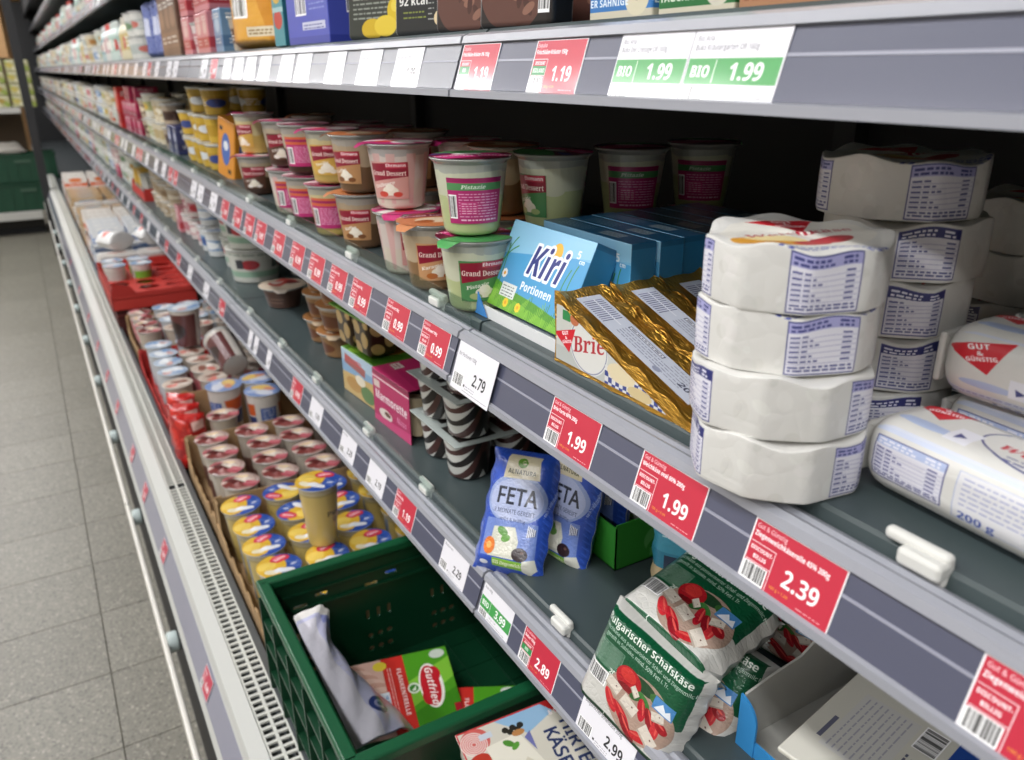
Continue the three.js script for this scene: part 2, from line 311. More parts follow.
tagAt('low', -0.746, RT.w229, 'white 2.29 price tag at the end of the rail above the green crate');
tagAt('low', -0.890, RT.t119l, 'red 1.19 price tag below the zebra striped dessert cups');
tagAt('low', -0.990, RT.w219, 'white 2.19 price tag below the pink dessert box');
tagAt('low', -1.106, RT.w229, 'white 2.29 price tag below the brown spotted dessert packs');
tagAt('low', -1.263, RT.w189, 'white 1.89 price tag below the caramel dessert cups');
tagAt('low', -1.374, RT.red099, 'red 0.99 price tag next to the white 1.89 tag');
[-1.55, -1.652, -1.7].forEach((z) => tagAt('low', z, RT.w189, 'narrow white price tag above the toppled dessert cup', 'narrow white tags on the lowest rail', { w: 0.03 }));
tagAt('top', -0.646, RT.t119a, 'red 1.19 price tag with green box at the joint of the upper rail');
tagAt('top', -0.53, RT.t119b, 'red 1.19 price tag with dark green box beside the white BIO tags');
tagAt('top', -0.431, RT.bio1, 'white and green BIO 1.99 tag for the creamy fresh cheese', null, { w: 0.0655, h: 0.0388 });
tagAt('top', -0.365, RT.bio2, 'white and green BIO 1.99 tag for the herb fresh cheese', null, { w: 0.069, h: 0.0388 });
[-0.787, -0.888, -0.996, -1.122, -1.199, -1.313, -1.4, -1.482, -1.566].forEach((z, i) => tagAt('top', z, RT.w199, 'white 1.99 price tag, ' + ORD[i] + ' on the upper rail counted from the rail joint', 'white 1.99 tags on the upper rail'));
{ // tags further down the aisle
  let k = 0;
  for (const tier of ['mid', 'low', 'top', 'high', 'crest']) for (let z = tier === 'mid' ? -1.69 : tier === 'low' ? -1.91 : -1.68; z > -11.5; z -= tier === 'mid' ? 0.08 + 0.03 * ((k * 7) % 3) : 0.09 + 0.05 * ((k * 5) % 3)) {
    k++; if (tier === 'mid' && z > -1.9 ? false : tier === 'mid' ? k % 5 === 0 : tier === 'low' ? k % 3 === 0 : k % 7 === 0) continue;
    const red = tier === 'low' ? k % 2 : tier === 'mid' ? k % 6 === 0 || k % 6 === 1 : k % 6 === 3;
    tagAt(tier, z, red ? RT.red099 : RT.w199, (red ? 'small red price tag ' : 'small white price tag ') + 'far down the ' + TIERN[tier] + ' rail', 'distant tags on the ' + TIERN[tier] + ' rail');
  }
}
{ // red tags along the front rail
  const a = [0.0885, H - 1.0375], b = [0.1105, H - 0.9905], ang = Math.atan2(b[0] - a[0], b[1] - a[1]);
  [-1.246, -1.73, -2.043, -2.3, -2.691, -3.017, -3.4, -3.85, -4.4, -5.1].forEach((z, i) => {
    const m = single('price_tag', card(0.058, 0.04, 0.0006, RT.front), pmat(RT.front, 'tag'), 'faded red price tag in the sloping front rail, ' + ORD[i] + ' counted from the near end', 'price tag', 'red tags on the front rail of the well');
    m.position.set((a[0] + b[0]) / 2 - 0.0026, (a[1] + b[1]) / 2 + 0.0006, z); m.rotation.set(0, -Math.PI / 2, -ang, 'ZYX');
  });
}

// ---------------------------------------------------------------- packaging kit
const crease = (() => {          // fine folds of paper and foil, as a bump
  const n = 256, d = new Uint8Array(n * n * 4), pts = [];
  for (let i = 0; i < 46; i++) pts.push([rnd() * n, rnd() * n, rnd()]);
  for (let y = 0; y < n; y++) for (let x = 0; x < n; x++) {
    let d1 = 1e9, d2 = 1e9, h = 0;
    for (const [px, py, q] of pts) { let ax = Math.abs(px - x), ay = Math.abs(py - y); ax = Math.min(ax, n - ax); ay = Math.min(ay, n - ay); const r = Math.hypot(ax, ay * 1.3) + q * 10; if (r < d1) { d2 = d1; d1 = r; h = q; } else if (r < d2) d2 = r; }
    const v = 110 + 90 * Math.min(1, (d2 - d1) / 26) + 40 * h, i = (y * n + x) * 4; d[i] = d[i + 1] = d[i + 2] = v; d[i + 3] = 255;
  }
  const t = new THREE.DataTexture(d, n, n); t.wrapS = t.wrapT = THREE.RepeatWrapping; t.magFilter = THREE.LinearFilter; t.needsUpdate = true; return t;
})();
function creased(rep) { const t = crease.clone(); t.repeat.set(rep, rep); t.needsUpdate = true; return t; }
Object.assign(finishes, {
  wrap: { roughness: 0.42, clearcoat: 0.25, clearcoatRoughness: 0.3, bumpMap: creased(5), bumpScale: 0.0006 },
  pouch: { roughness: 0.28, clearcoat: 0.5, clearcoatRoughness: 0.2, bumpMap: creased(14), bumpScale: 0.0008 },
  lid: { roughness: 0.33, metalness: 0.1, bumpMap: creased(26), bumpScale: 0.0006 },
});
const gold = new THREE.MeshPhysicalMaterial({ color: '#c9993f', metalness: 0.9, roughness: 0.36, bumpMap: creased(3), bumpScale: 0.0016, side: THREE.DoubleSide });
const board = mat('#a58761', 0.85), boardIn = mat('#b2946c', 0.85);

// a cup: mantle print (or plain colour), rim, lid print with pull tab
function cup(name, label, category, group, o) {
  const t = protoThing(name, label, category, group), { rt, rb, h } = o, e = o.round ?? 0.004, sg = o.seg || 28;
  const pr = [[0, 0.0015], [rb - e, 0.0005], [rb - e * 0.3, e * 0.35], [rb, e], [rb + (rt - rb) * 0.5, h * 0.5], [rt, h - 0.006]];
  const g = lathe(pr, sg);
  if (o.mantle) { // v follows the height
    const p = g.attributes.position, uv = g.attributes.uv; for (let i = 0; i < p.count; i++) uv.setY(i, p.getY(i) / h);
    uvTo(g, o.mantle); part('cup_body', g, pmat(o.mantle, o.finish || 'film'), t);
  } else part('cup_body', g, mat(o.color || '#e8e6e0', 0.35, { clearcoat: 0.4, side: THREE.DoubleSide }), t);
  const fl = o.flange ?? 0.003;
  part('rim', lathe([[rt - 0.0002, h - 0.007], [rt + fl * 0.5, h - 0.0045], [rt + fl, h - 0.003], [rt + fl, h - 0.0012], [rt - 0.001, h - 0.0008]], sg), o.rimMat || mat('#c9cac6', 0.3, { clearcoat: 0.5 }), t);
  if (o.lid) {
    const gs = [disc(rt + fl + 0.0004, o.lid, o.dome ?? 0.0012, sg, 3, o.wob || 0).translate(0, h - 0.0006, 0)];
    const lidm = part('lid', gs[0], pmat(o.lid, 'lid'), t);
    if (o.tab) {
      const a = o.tabAt ?? 2.4, R = rt + fl, tg = new THREE.BufferGeometry();
      const P3 = (ang, r, y) => [Math.cos(ang) * r, y, Math.sin(ang) * r], sp = 0.34;
      const v = [P3(a - sp, R - 0.003, h - 0.0004), P3(a + sp, R - 0.003, h - 0.0004), P3(a + sp * 0.75, R + 0.006, h - 0.002), P3(a - sp * 0.75, R + 0.006, h - 0.002), P3(a + sp * 0.35, R + 0.011, h - 0.006), P3(a - sp * 0.35, R + 0.011, h - 0.006)];
      tg.setAttribute('position', new THREE.Float32BufferAttribute(v.flat(), 3)); tg.setIndex([0, 1, 2, 0, 2, 3, 3, 2, 4, 3, 4, 5]); tg.computeVertexNormals();
      part('pull_tab', tg, mat(o.tab, 0.35, { side: THREE.DoubleSide, metalness: 0.1 }), lidm);
    }
  }
  for (const l of o.labels || []) { const q0 = l.y0 / h, q1 = l.y1 / h, R = (q) => rb + (rt - rb) * q + 0.0005; part(l.name || 'label', cylPatch(R(q1), R(q0), l.y1 - l.y0, l.at, l.span, l.print).translate(0, l.y0, 0), pmat(l.print, 'film'), t); }
  return t;
}
// a printed box standing on its base; prints [+x, -x, +y, -y, +z, -z]
function box(name, label, category, group, w, h, d, rects, o = {}) {
  const t = protoThing(name, label, category, group);
  const g = carton(w, h, d, o.r ?? 0.0015, rects).translate(0, h / 2, 0);
  part('carton', g, pmat(rects[0], o.finish || 'paper'), t);
  return t;
}
// a filled pouch standing upright, front facing +z: bulging panels with flat crimped ends
function pouchGeo(w, h, th, front, back, o = {}) {
  const nx = 18, ny = 24, pos = [], uv = [], idx = [], cr = o.crimp ?? 0.09, block = o.block ?? 6, wob = o.wob ?? 0.0012, ph = o.seed ?? 0;
  for (const side of [1, -1]) for (let j = 0; j <= ny; j++) for (let i = 0; i <= nx; i++) {
    const u = i / nx, v = j / ny, a = Math.abs(u * 2 - 1), inV = Math.min(1, Math.max(0, Math.min(v, 1 - v) / cr - 0.25) / 0.75);
    const fu = 1 - Math.pow(a, block), fv = o.openEnds ? 1 : 1 - Math.pow(1 - inV, 3), f = Math.max(0, fu * fv);
    const edge = 1 - 0.035 * fv * (1 - fu * 0);
    const wr = wob * (Math.sin(u * 9 + v * 13 + ph) + 0.7 * Math.sin(u * 17 - v * 21 + ph * 2) + 0.5 * Math.sin(v * 47 + ph)) * (0.35 + 0.65 * (1 - f)) * Math.sin(Math.PI * u);
    pos.push((u - 0.5) * w * edge + 0.0012 * Math.sin(v * 30 + ph) * (a > 0.98 ? 1 : 0), v * h, side * (0.0006 + f * th / 2) + wr);
    const r = side > 0 ? front : back; uv.push(r.u0 + (side > 0 ? u : 1 - u) * (r.u1 - r.u0), r.v0 + v * (r.v1 - r.v0));
  }
  const S = (nx + 1) * (ny + 1);
  for (let s = 0; s < 2; s++) for (let j = 0; j < ny; j++) for (let i = 0; i < nx; i++) { const a = s * S + j * (nx + 1) + i, b = a + 1, c = a + nx + 1, d = c + 1; if (!s) idx.push(a, b, c, b, d, c); else idx.push(a, c, b, b, c, d); }
  const ring = []; for (let i = 0; i <= nx; i++) ring.push(i); for (let j = 1; j <= ny; j++) ring.push(j * (nx + 1) + nx); for (let i = nx - 1; i >= 0; i--) ring.push(ny * (nx + 1) + i); for (let j = ny - 1; j >= 1; j--) ring.push(j * (nx + 1));
  ring.forEach((a, k) => { const b = ring[(k + 1) % ring.length]; idx.push(a, S + a, b, b, S + a, S + b); });
  const g = new THREE.BufferGeometry(); g.setAttribute('position', new THREE.Float32BufferAttribute(pos, 3)); g.setAttribute('uv', new THREE.Float32BufferAttribute(uv, 2)); g.setIndex(idx); g.computeVertexNormals(); return g;
}
// a wrapped round: folded paper over a cheese wheel, table print around the side
function wheelGeo(R, h, side, top, sd, a0 = 0) {
  const seg = 90, plain = solid('#d8d7d2');
  const NG = 9, poly = (a) => { const q = 2 * Math.PI / NG, b = (((a + sd) % q) + q) % q - q / 2; return Math.cos(q / 2) / Math.cos(b); };   // folded paper lies in flats
  const rad = (a) => 0.3 + 0.72 * poly(a) + 0.012 * Math.cos(a * 3 + sd) + 0.075 * Math.max(0, Math.cos(a - a0)) ** 14 + 0.03 * Math.max(0, Math.cos(a - a0 - 2.2)) ** 16;
  const bands = [[plain, 0, [[0, 0.0005], [0.55, 0.0004], [0.93, 0.0004], [0.988, 0.03]]], [side, 1, [[0.988, 0.03], [1.0, 0.1], [1.004, 0.5], [1.002, 0.88], [0.994, 0.975]]], [top, 0, [[0.994, 0.975], [0.972, 1.0], [0.75, 0.99], [0.4, 0.985], [0, 0.98]]]];
  return merge(bands.map(([r, mantle, prof]) => {
    const pos = [], uv = [], idx = [], n = seg + 1;
    prof.forEach(([q, y]) => { for (let i = 0; i <= seg; i++) {
      const a = i / seg * 2 * Math.PI, k = q > 0.6 ? rad(a) : 1, rr_ = R * q * k, dy = (q > 0.9 ? 0.0013 : 0.0006) * Math.sin(a * 3 + sd * 5 + y * 4) + (q > 0.93 && y > 0.8 ? 0.0016 * Math.sin(a * 7 + sd) : 0);
      pos.push(Math.cos(a) * rr_, y * h + (y > 0.1 ? dy : 0), Math.sin(a) * rr_);
      if (mantle) uv.push(r.u0 + (1 - i / seg) * (r.u1 - r.u0), r.v0 + y * (r.v1 - r.v0));
      else uv.push(r.u0 + (0.5 + 0.5 * q * Math.cos(a)) * (r.u1 - r.u0), r.v0 + (0.5 - 0.5 * q * Math.sin(a)) * (r.v1 - r.v0));
    } });
    for (let j = 0; j < prof.length - 1; j++) for (let i = 0; i < seg; i++) { const a = j * n + i, b = a + 1, c = a + n, d = c + 1; idx.push(a, c, b, b, c, d); }
    const g = new THREE.BufferGeometry(); g.setAttribute('position', new THREE.Float32BufferAttribute(pos, 3)); g.setAttribute('uv', new THREE.Float32BufferAttribute(uv, 2)); g.setIndex(idx); g.computeVertexNormals(); return g;
  }));
}
function pose(o, x, yr, z, ex, ey, ez) { o.position.set(x, H + yr, z); o.rotation.set(ex, ey, ez, 'YXZ'); return o; }
const toCam = (x, z) => Math.atan2(-z, -x);          // direction from a spot towards the viewer's side of the aisle

// ---------------------------------------------------------------- middle shelf, near bay
const GG = (c, x, y, s, rot = 0) => { c.save(); c.translate(x, y); c.rotate(rot); P(c, '#d3202f', [[-s, -s * 0.55], [s, -s * 0.55], [0, s * 0.75]]); T(c, 'GUT', 0, -s * 0.28, s * 0.3, '#fff', { al: 'center' }); T(c, '&', 0, -s * 0.03, s * 0.24, '#fff', { al: 'center' }); T(c, 'GÜNSTIG', 0, s * 0.2, s * 0.24, '#fff', { al: 'center', sx: 0.8 }); c.restore(); };
const INK = '#3d417f';
function table(c, x, y, w, h, dark) {
  F(c, '#e2e1ea', x, y, w, h); F(c, dark || '#a9a8d4', x, y, w, h * 0.2); c.strokeStyle = INK; c.lineWidth = 3; c.strokeRect(x, y, w, h);
  lines(c, x + 8, y + h * 0.05, w * 0.55, 2, h * 0.08, dark ? '#e9e9f4' : INK, h * 0.045); lines(c, x + w * 0.72, y + h * 0.05, w * 0.2, 2, h * 0.08, dark ? '#e9e9f4' : INK, h * 0.045);
  for (let i = 0; i < 6; i++) { lines(c, x + 7, y + h * (0.27 + i * 0.095), w * (0.25 + 0.2 * ((i * 7) % 3) / 2), 1, 8, '#5a5d92', h * 0.035); lines(c, x + w * 0.78, y + h * (0.27 + i * 0.095), w * 0.16, 1, 8, '#5a5d92', h * 0.035); F(c, '#b9b8d0', x + 4, y + h * (0.325 + i * 0.095), w - 8, 2); }
  lines(c, x + 7, y + h * 0.85, w - 14, 2, h * 0.06, '#5a5d92', h * 0.035);
}
const wheelSide = print(1500, 150, (c, w, h) => {
  F(c, '#d9d8d3', 0, 0, w, h); speck(c, w, h, 60, ['#cfcec8', '#e0dfda'], 8, 30);
  table(c, 90, 14, 165, 122, '#2e3272'); table(c, 650, 12, 120, 126); table(c, 1000, 8, 190, 132);
});
const wheelTop = print(420, 420, (c, w, h) => {
  F(c, '#d9d8d3', 0, 0, w, h); E(c, '#e3e0d6', 210, 210, 180, 150); E(c, '#d79a3a', 110, 290, 90, 45, 0.5); E(c, '#ecd9a0', 130, 270, 70, 32, 0.5); E(c, '#b8323c', 250, 300, 60, 26, -0.3); E(c, '#c04a4a', 190, 330, 46, 20); lines(c, 70, 372, 280, 2, 12, '#4a56a0', 6);
  GG(c, 235, 130, 95); T(c, 'Weichkäse', 210, 240, 50, '#b3263a', { al: 'center', it: 1, f: 'serif' }); lines(c, 250, 390, 100, 2, 10, '#6a6fa8', 4);
});
function wheel(label, group, sd, a0) { const t = protoThing('wrapped_cheese_wheel', label, 'cheese', group); part('paper_wrap', wheelGeo(0.0485, 0.0352, wheelSide, wheelTop, sd, a0), pmat(wheelSide, 'wrap'), t); return t; }
const wheels = [[0.3, 3.0], [1.7, 3.2], [2.9, 0.9], [4.4, 0.8]].map(([s, a]) => wheel('', '', s, a));
const ord4 = ['bottom', 'second lowest', 'second from top', 'topmost'];
[[0.356, -0.297, 3.45], [0.356, -0.3, 3.6], [0.362, -0.306, 1.3], [0.362, -0.305, 1.22]].forEach(([x, z, tn], i) => put(wheels[i], x, DECK.mid + i * 0.0354, z, tn - Math.PI * 0.5, { label: 'white paper wrapped cheese wheel, ' + ord4[i] + ' in the front stack of four', group: 'front stack of wrapped cheese wheels', rx: [0, 0.012, -0.012, 0.01][i], rz: [0, -0.012, 0.01, 0.012][i] }));
[[0.472, -0.316, 4.85], [0.474, -0.314, 4.9], [0.47, -0.316, 4.95], [0.473, -0.313, 4.88], [0.47, -0.318, 1.2]].forEach(([x, z, tn], i) => put(wheels[(i + 1) % 4], x, DECK.mid + i * 0.0354, z, tn - Math.PI * 0.5, { label: 'white wrapped cheese wheel, ' + ['bottom', 'second', 'third', 'fourth', 'fifth and topmost'][i] + ' of the taller stack behind', group: 'taller stack of wrapped cheese wheels behind' }));
[0, 1, 2, 3].forEach((i) => put(wheels[(i + 2) % 4], 0.61, DECK.mid + i * 0.0354, -0.3 + 0.004 * (i % 2), i * 1.9, { label: 'white wrapped cheese wheel, ' + ord4[i] + ' of the shaded stack above the goat cheese rolls', group: 'shaded stack of wrapped cheese wheels' }));

// goat cheese rolls
const rollTop = print(640, 260, (c, w, h) => {
  F(c, '#dcdbd6', 0, 0, w, h); GG(c, 92, 78, 92, -0.35); c.strokeStyle = INK; c.lineWidth = 5; c.beginPath(); c.ellipse(400, 120, 185, 96, 0, 0, 7); c.stroke();
  T(c, 'Ziegen-', 400, 100, 64, '#c8303f', { al: 'center', it: 1, f: 'serif' }); T(c, 'weichkäse', 400, 158, 54, '#c8303f', { al: 'center', it: 1, f: 'serif' }); lines(c, 300, 182, 200, 2, 14, '#5a5d92', 5);
  F(c, '#d6dbe8', 0, 232, w, 28); lines(c, 20, 240, 600, 1, 9, '#8d94c0', 5); E(c, '#b4c2e0', 120, 190, 70, 16); F(c, '#e9e9f0', 170, 135, 55, 75); P(c, INK, [[185, 165], [210, 180], [188, 196]]);
});
const rollFront = print(640, 220, (c, w, h) => {
  F(c, '#dad9d4', 0, 0, w, h); F(c, '#cdd5e8', 0, 0, w, 16); table(c, 30, 34, 190, 140, '#b3c0e0'); F(c, '#dfdfe2', 250, 34, 350, 150); c.strokeStyle = '#a9b4d6'; c.lineWidth = 2; c.strokeRect(250, 34, 350, 150);
  lines(c, 264, 50, 320, 6, 16, '#9aa0c6', 4); T(c, '200 g', 262, 182, 36, '#3d55a8', {}); E(c, '#dadae4', 480, 172, 46, 20); T(c, 'DE', 480, 180, 18, '#55598f', { al: 'center' });
});
const rollEnd = print(220, 220, (c, w, h) => { F(c, '#d6d5d0', 0, 0, w, h); c.strokeStyle = '#bdbcb6'; c.lineWidth = 3; for (const [a, b, d, e] of [[0, 0, 110, 110], [220, 0, 110, 110], [0, 220, 110, 110], [220, 220, 110, 110]]) { c.beginPath(); c.moveTo(a, b); c.lineTo(d, e); c.stroke(); } });
const rollBar = print(640, 220, (c, w, h) => { F(c, '#d6d5d2', 0, 0, w, h); bars(c, 150, 40, 230, 110, '#2a2a33', 34); lines(c, 420, 60, 190, 5, 18, '#777aa0', 5); T(c, '4', 60, 120, 36, '#444', { al: 'center' }); });
function roll(label, topR, frontR) {
  const t = protoThing('goat_cheese_roll', label, 'cheese', 'goat cheese rolls');
  const g = carton(0.062, 0.045, 0.155, 0.017, [rollBar, frontR, topR, rollFront, rollEnd, rollEnd]);
  { // lay the top print along the roll
    const uv = g.attributes.uv, n = uv.count / 6, p = g.attributes.position, r = topR;
    for (let i = 2 * n; i < 3 * n; i++) uv.setXY(i, r.u0 + (p.getZ(i) / 0.155 + 0.5) * (r.u1 - r.u0), r.v0 + (p.getX(i) / 0.062 + 0.5) * (r.v1 - r.v0));
    for (let i = 0; i < p.count; i++) p.setY(i, p.getY(i) + 0.0012 * Math.sin(p.getZ(i) * 60 + p.getX(i) * 40));
  }
  g.translate(0, 0.0225, 0); part('wrapper', g, pmat(topR, 'wrap'), t);
  part('end_fold', new RoundedBoxGeometry(0.05, 0.03, 0.004, 2, 0.0018).translate(0, 0.0225, -0.0785), pmat(rollEnd, 'wrap'), t); uvTo(t.children[1].geometry, rollEnd);
  return t;
}
{
  const r = roll('', rollTop, rollFront), r2 = roll('', rollTop, rollTop);
  put(r, 0.405, DECK.mid, -0.178, -0.06, { label: 'white goat cheese roll lying at the shelf front, nutrition table facing out' });
  put(r, 0.476, DECK.mid, -0.176, -0.05, { label: 'white goat cheese roll lying behind the front roll' });
  put(r2, 0.468, DECK.mid + 0.0455, -0.178, 0.05, { label: 'white goat cheese roll with red corner logo lying on top of the others' });
  put(r2, 0.538, DECK.mid + 0.0455, -0.175, 0.02, { label: 'white goat cheese roll behind the upper roll' });
  put(r, 0.547, DECK.mid, -0.176, 0, { label: 'white goat cheese roll third in depth on the shelf' });
}

// gold foil brie wedges
const brieFront = print(520, 220, (c, w, h) => {
  F(c, '#c9cbc4', 0, 0, w, h); F(c, '#b9bdb8', 0, 150, w, 70); E(c, '#dcdcd6', 170, 110, 92, 96); c.strokeStyle = '#8d91a8'; c.lineWidth = 4; c.beginPath(); c.ellipse(170, 110, 86, 90, 0, 0, 7); c.stroke();
  T(c, 'Brie', 172, 130, 74, '#b42a36', { al: 'center', it: 1, f: 'serif', rot: -0.25 }); GG(c, 62, 120, 58, -0.35); F(c, '#2f8a4c', 40, 20, 40, 34); E(c, '#c0704a', 100, 40, 22, 20);
  for (let i = 0; i < 16; i++) for (let j = 0; j < 4; j++) F(c, (i + j) & 1 ? '#3a4688' : '#d9d9d6', 250 + i * 16, 140 + j * 18, 16, 18); E(c, '#e0d2ae', 320, 150, 60, 32); E(c, '#d0bd8e', 400, 185, 50, 20); lines(c, 300, 205, 180, 1, 8, INK, 5);
});
const brieTop = print(560, 150, (c, w, h) => {
  F(c, '#c3c8d4', 0, 0, w, h); for (let i = 0; i < 11; i++) F(c, i % 3 ? '#4b4a6e' : '#6d6c90', 26 + i * 11, 16, 4 + (i * 5) % 5, 118); F(c, '#dadce4', 22, 60, 150, 8);
  F(c, '#2c3150', 190, 18, 170, 24); F(c, '#dfe1e8', 194, 22, 162, 16); lines(c, 200, 27, 150, 1, 8, '#2c3150', 6); lines(c, 190, 56, 220, 4, 17, '#7e8296', 5); lines(c, 400, 20, 90, 6, 18, '#7e8296', 4); T(c, '200 g', 470, 100, 44, '#33364e', { rot: 0, b: true }); E(c, '#8d92a8', 395, 120, 16, 16);
});
function wedge(label, sd) {
  const t = protoThing('brie_wedge', label, 'cheese', 'gold foil brie wedges'), len = 0.166, w = 0.047, hh = (s) => 0.058 * (1 - s) + 0.0055 * s;
  const g = new THREE.BoxGeometry(w, 1, len, 8, 6, 26), p = g.attributes.position;
  for (let i = 0; i < p.count; i++) {
    const s = p.getZ(i) / len + 0.5, y = p.getY(i) + 0.5, x = p.getX(i); let h = hh(s);
    const ed = Math.pow(Math.abs(x) / (w / 2), 6);
    let yy = y * h + (y > 0.9 ? ed * 0.0022 * Math.sin(s * 31 + sd) + ed * 0.0015 + 0.0008 * Math.sin(s * 17 + x * 200 + sd) : 0);
    p.setXYZ(i, x * (1 - 0.0 * s) + (y > 0.9 ? 0 : 0) + 0.0008 * Math.sin(s * 23 + y * 5 + sd) * (Math.abs(x) > w * 0.49 ? 1 : 0), yy, (s - 1) * len);
  }
  g.computeVertexNormals(); part('foil', g, gold, t);
  const ang = Math.atan2(0.0525, len);
  const top = patch(0.142, 0.0235, brieTop, 10, 1); top.rotateX(-Math.PI / 2); top.rotateY(-Math.PI / 2);   // reads along the slope
  top.rotateX(ang); top.translate(-0.002, hh(0.5) + 0.0022, -len * 0.5); part('barcode_label', top, pmat(brieTop, 'gloss'), t);
  const sh = new THREE.Shape([[0.004, 0.004], [0.142, 0.004], [0.13, 0.009], [0.012, 0.05], [0.004, 0.05]].map((q) => new THREE.Vector2(...q))), lg = new THREE.ShapeGeometry(sh);
  uvTo(lg, brieFront, [0.002, 0.0, 0.145, 0.052]); lg.rotateY(-Math.PI / 2); lg.translate(-w / 2 - 0.0011, 0, -len); part('front_label', lg, pmat(brieFront, 'gloss'), t);
  return t;
}
[['gold foil brie wedge at the shelf front with white Brie label', 0.370, -0.357, 0.0], ['gold foil brie wedge in the middle of the three', 0.4215, -0.352, 0.8], ['gold foil brie wedge farthest back of the three', 0.471, -0.35, 1.9]].forEach(([l, x, z, s]) => put(wedge(l, s), x, DECK.mid, z, 0.0));

// blue portion cheese boxes in their tray
const kiriFront = print(520, 330, (c, w, h) => {
  F(c, '#4f9fd0', 0, 0, w, h); F(c, '#7dbbdf', 0, 0, w, 70); P(c, '#8fc6e4', [[0, 0], [w, 0], [w, 60], [0, 130]]);
  P(c, '#5a9a33', [[0, 225], [120, 250], [300, 262], [w, 290], [w, h], [0, h]]); P(c, '#79b53c', [[0, 262], [260, 290], [w, 310], [w, h], [0, h]]);
  for (let i = 0; i < 70; i++) { const x = (i * 53) % w, y = 240 + (i * 29) % 60; c.strokeStyle = i % 2 ? '#4a8a2c' : '#8fc44a'; c.lineWidth = 3; c.beginPath(); c.moveTo(x, y + 40); c.quadraticCurveTo(x + 4, y + 10, x + (i % 5) * 4 - 6, y); c.stroke(); }
  c.strokeStyle = '#3f8a3c'; c.lineWidth = 5; for (const [a, b, d, e] of [[20, 240, 70, 60], [40, 250, 30, 90], [10, 200, 90, 90], [420, 190, 440, 110], [450, 190, 470, 90]]) { c.beginPath(); c.moveTo(a, b); c.quadraticCurveTo(a, e + 40, d, e); c.stroke(); }
  for (const [x, y, q] of [[60, 200, '#f2f2ee'], [130, 300, '#f2cf36'], [215, 300, '#f2cf36']]) { for (let k = 0; k < 8; k++) E(c, q, x + 11 * Math.cos(k * 0.785), y + 11 * Math.sin(k * 0.785), 7, 7); E(c, '#e8a52c', x, y, 7, 7); }
  E(c, '#f0b63a', 330, 70, 30, 32); T(c, 'Kiri', 285, 175, 150, '#27307e', { al: 'center', it: 1, stroke: '#eef4fa', lw: 22, sx: 0.86 }); T(c, 'Portionen', 285, 236, 42, '#f2f6fa', { al: 'center' }); T(c, '5', 440, 70, 40, '#e6f1f8', {}); T(c, 'cm', 462, 84, 22, '#e6f1f8', {});
  F(c, '#dfe6e2', 70, 230, 100, 52); lines(c, 78, 240, 84, 4, 11, '#77817c', 4);
});
const kiriTop = print(520, 110, (c, w, h) => { F(c, '#27668f', 0, 0, w, h); F(c, '#1d5174', 0, 0, w, 12); lines(c, 60, 30, 180, 4, 16, '#8fb6cc', 5); F(c, '#9fb9c8', 300, 30, 110, 50); lines(c, 310, 40, 90, 3, 12, '#3c5566', 4); });
const kiriSide = print(110, 330, (c, w, h) => { F(c, '#2f7aa8', 0, 0, w, h); F(c, '#27668f', 0, 0, w, 20); });
{
  const rects = [kiriFront, kiriFront, kiriTop, kiriTop, kiriSide, kiriSide];
  const b = box('cheese_portion_box', '', 'box', 'blue cheese portion boxes', 0.027, 0.086, 0.136, rects, { finish: 'gloss', r: 0.001 });
  { const g = b.children[0].geometry, uv = g.attributes.uv, n = uv.count / 6, p = g.attributes.position, r = kiriTop; for (let i = 2 * n; i < 3 * n; i++) uv.setXY(i, r.u0 + (p.getZ(i) / 0.136 + 0.5) * (r.u1 - r.u0), r.v0 + (p.getX(i) / 0.027 + 0.5) * (r.v1 - r.v0)); }
  const f = put(b, 0.376, DECK.mid + 0.006, -0.606, 0, { label: 'bright blue cheese portion box with meadow print leaning at the front', rz: -0.42 });
  for (let i = 0; i < 7; i++) put(b, 0.432 + i * 0.0285, DECK.mid + 0.004, -0.586 + (i % 2) * 0.003, 0, { label: 'blue cheese portion box, ' + ORD[i] + ' in the row behind the leaning one' });
  const tr = thing('shelf_tray', 'blue cardboard shelf tray with white lip holding the portion boxes', 'tray', null, [0.36, DECK.mid, -0.606]);
  part('base', bx(-0.002, 0.275, 0, 0.0015, -0.076, 0.1), mat('#d9dde0', 0.7), tr);
  part('front_lip', bx(-0.003, -0.001, 0, 0.011, -0.076, 0.1), mat('#d9dbdb', 0.7), tr);
  { const f = new THREE.Shape([[-0.082, 0.001], [-0.05, 0.001], [-0.064, 0.02], [-0.078, 0.041], [-0.082, 0.04]].map((q) => new THREE.Vector2(...q))); part('corner_flap', new THREE.ExtrudeGeometry(f, { depth: 0.0012, bevelEnabled: false }).rotateY(-Math.PI / 2).translate(-0.0042, 0, 0), mat('#3f84c8', 0.6), tr); }
  const sh = new THREE.Shape([[-0.003, 0], [0.275, 0], [0.275, 0.03], [0.05, 0.03], [0.018, 0.036], [0.0, 0.04], [-0.003, 0.034]].map((q) => new THREE.Vector2(...q)));
  for (const z of [-0.078, 0.1]) part('side_flap', new THREE.ExtrudeGeometry(sh, { depth: 0.0015, bevelEnabled: false }).translate(0, 0, z), mat('#2f6fb4', 0.6), tr);
}

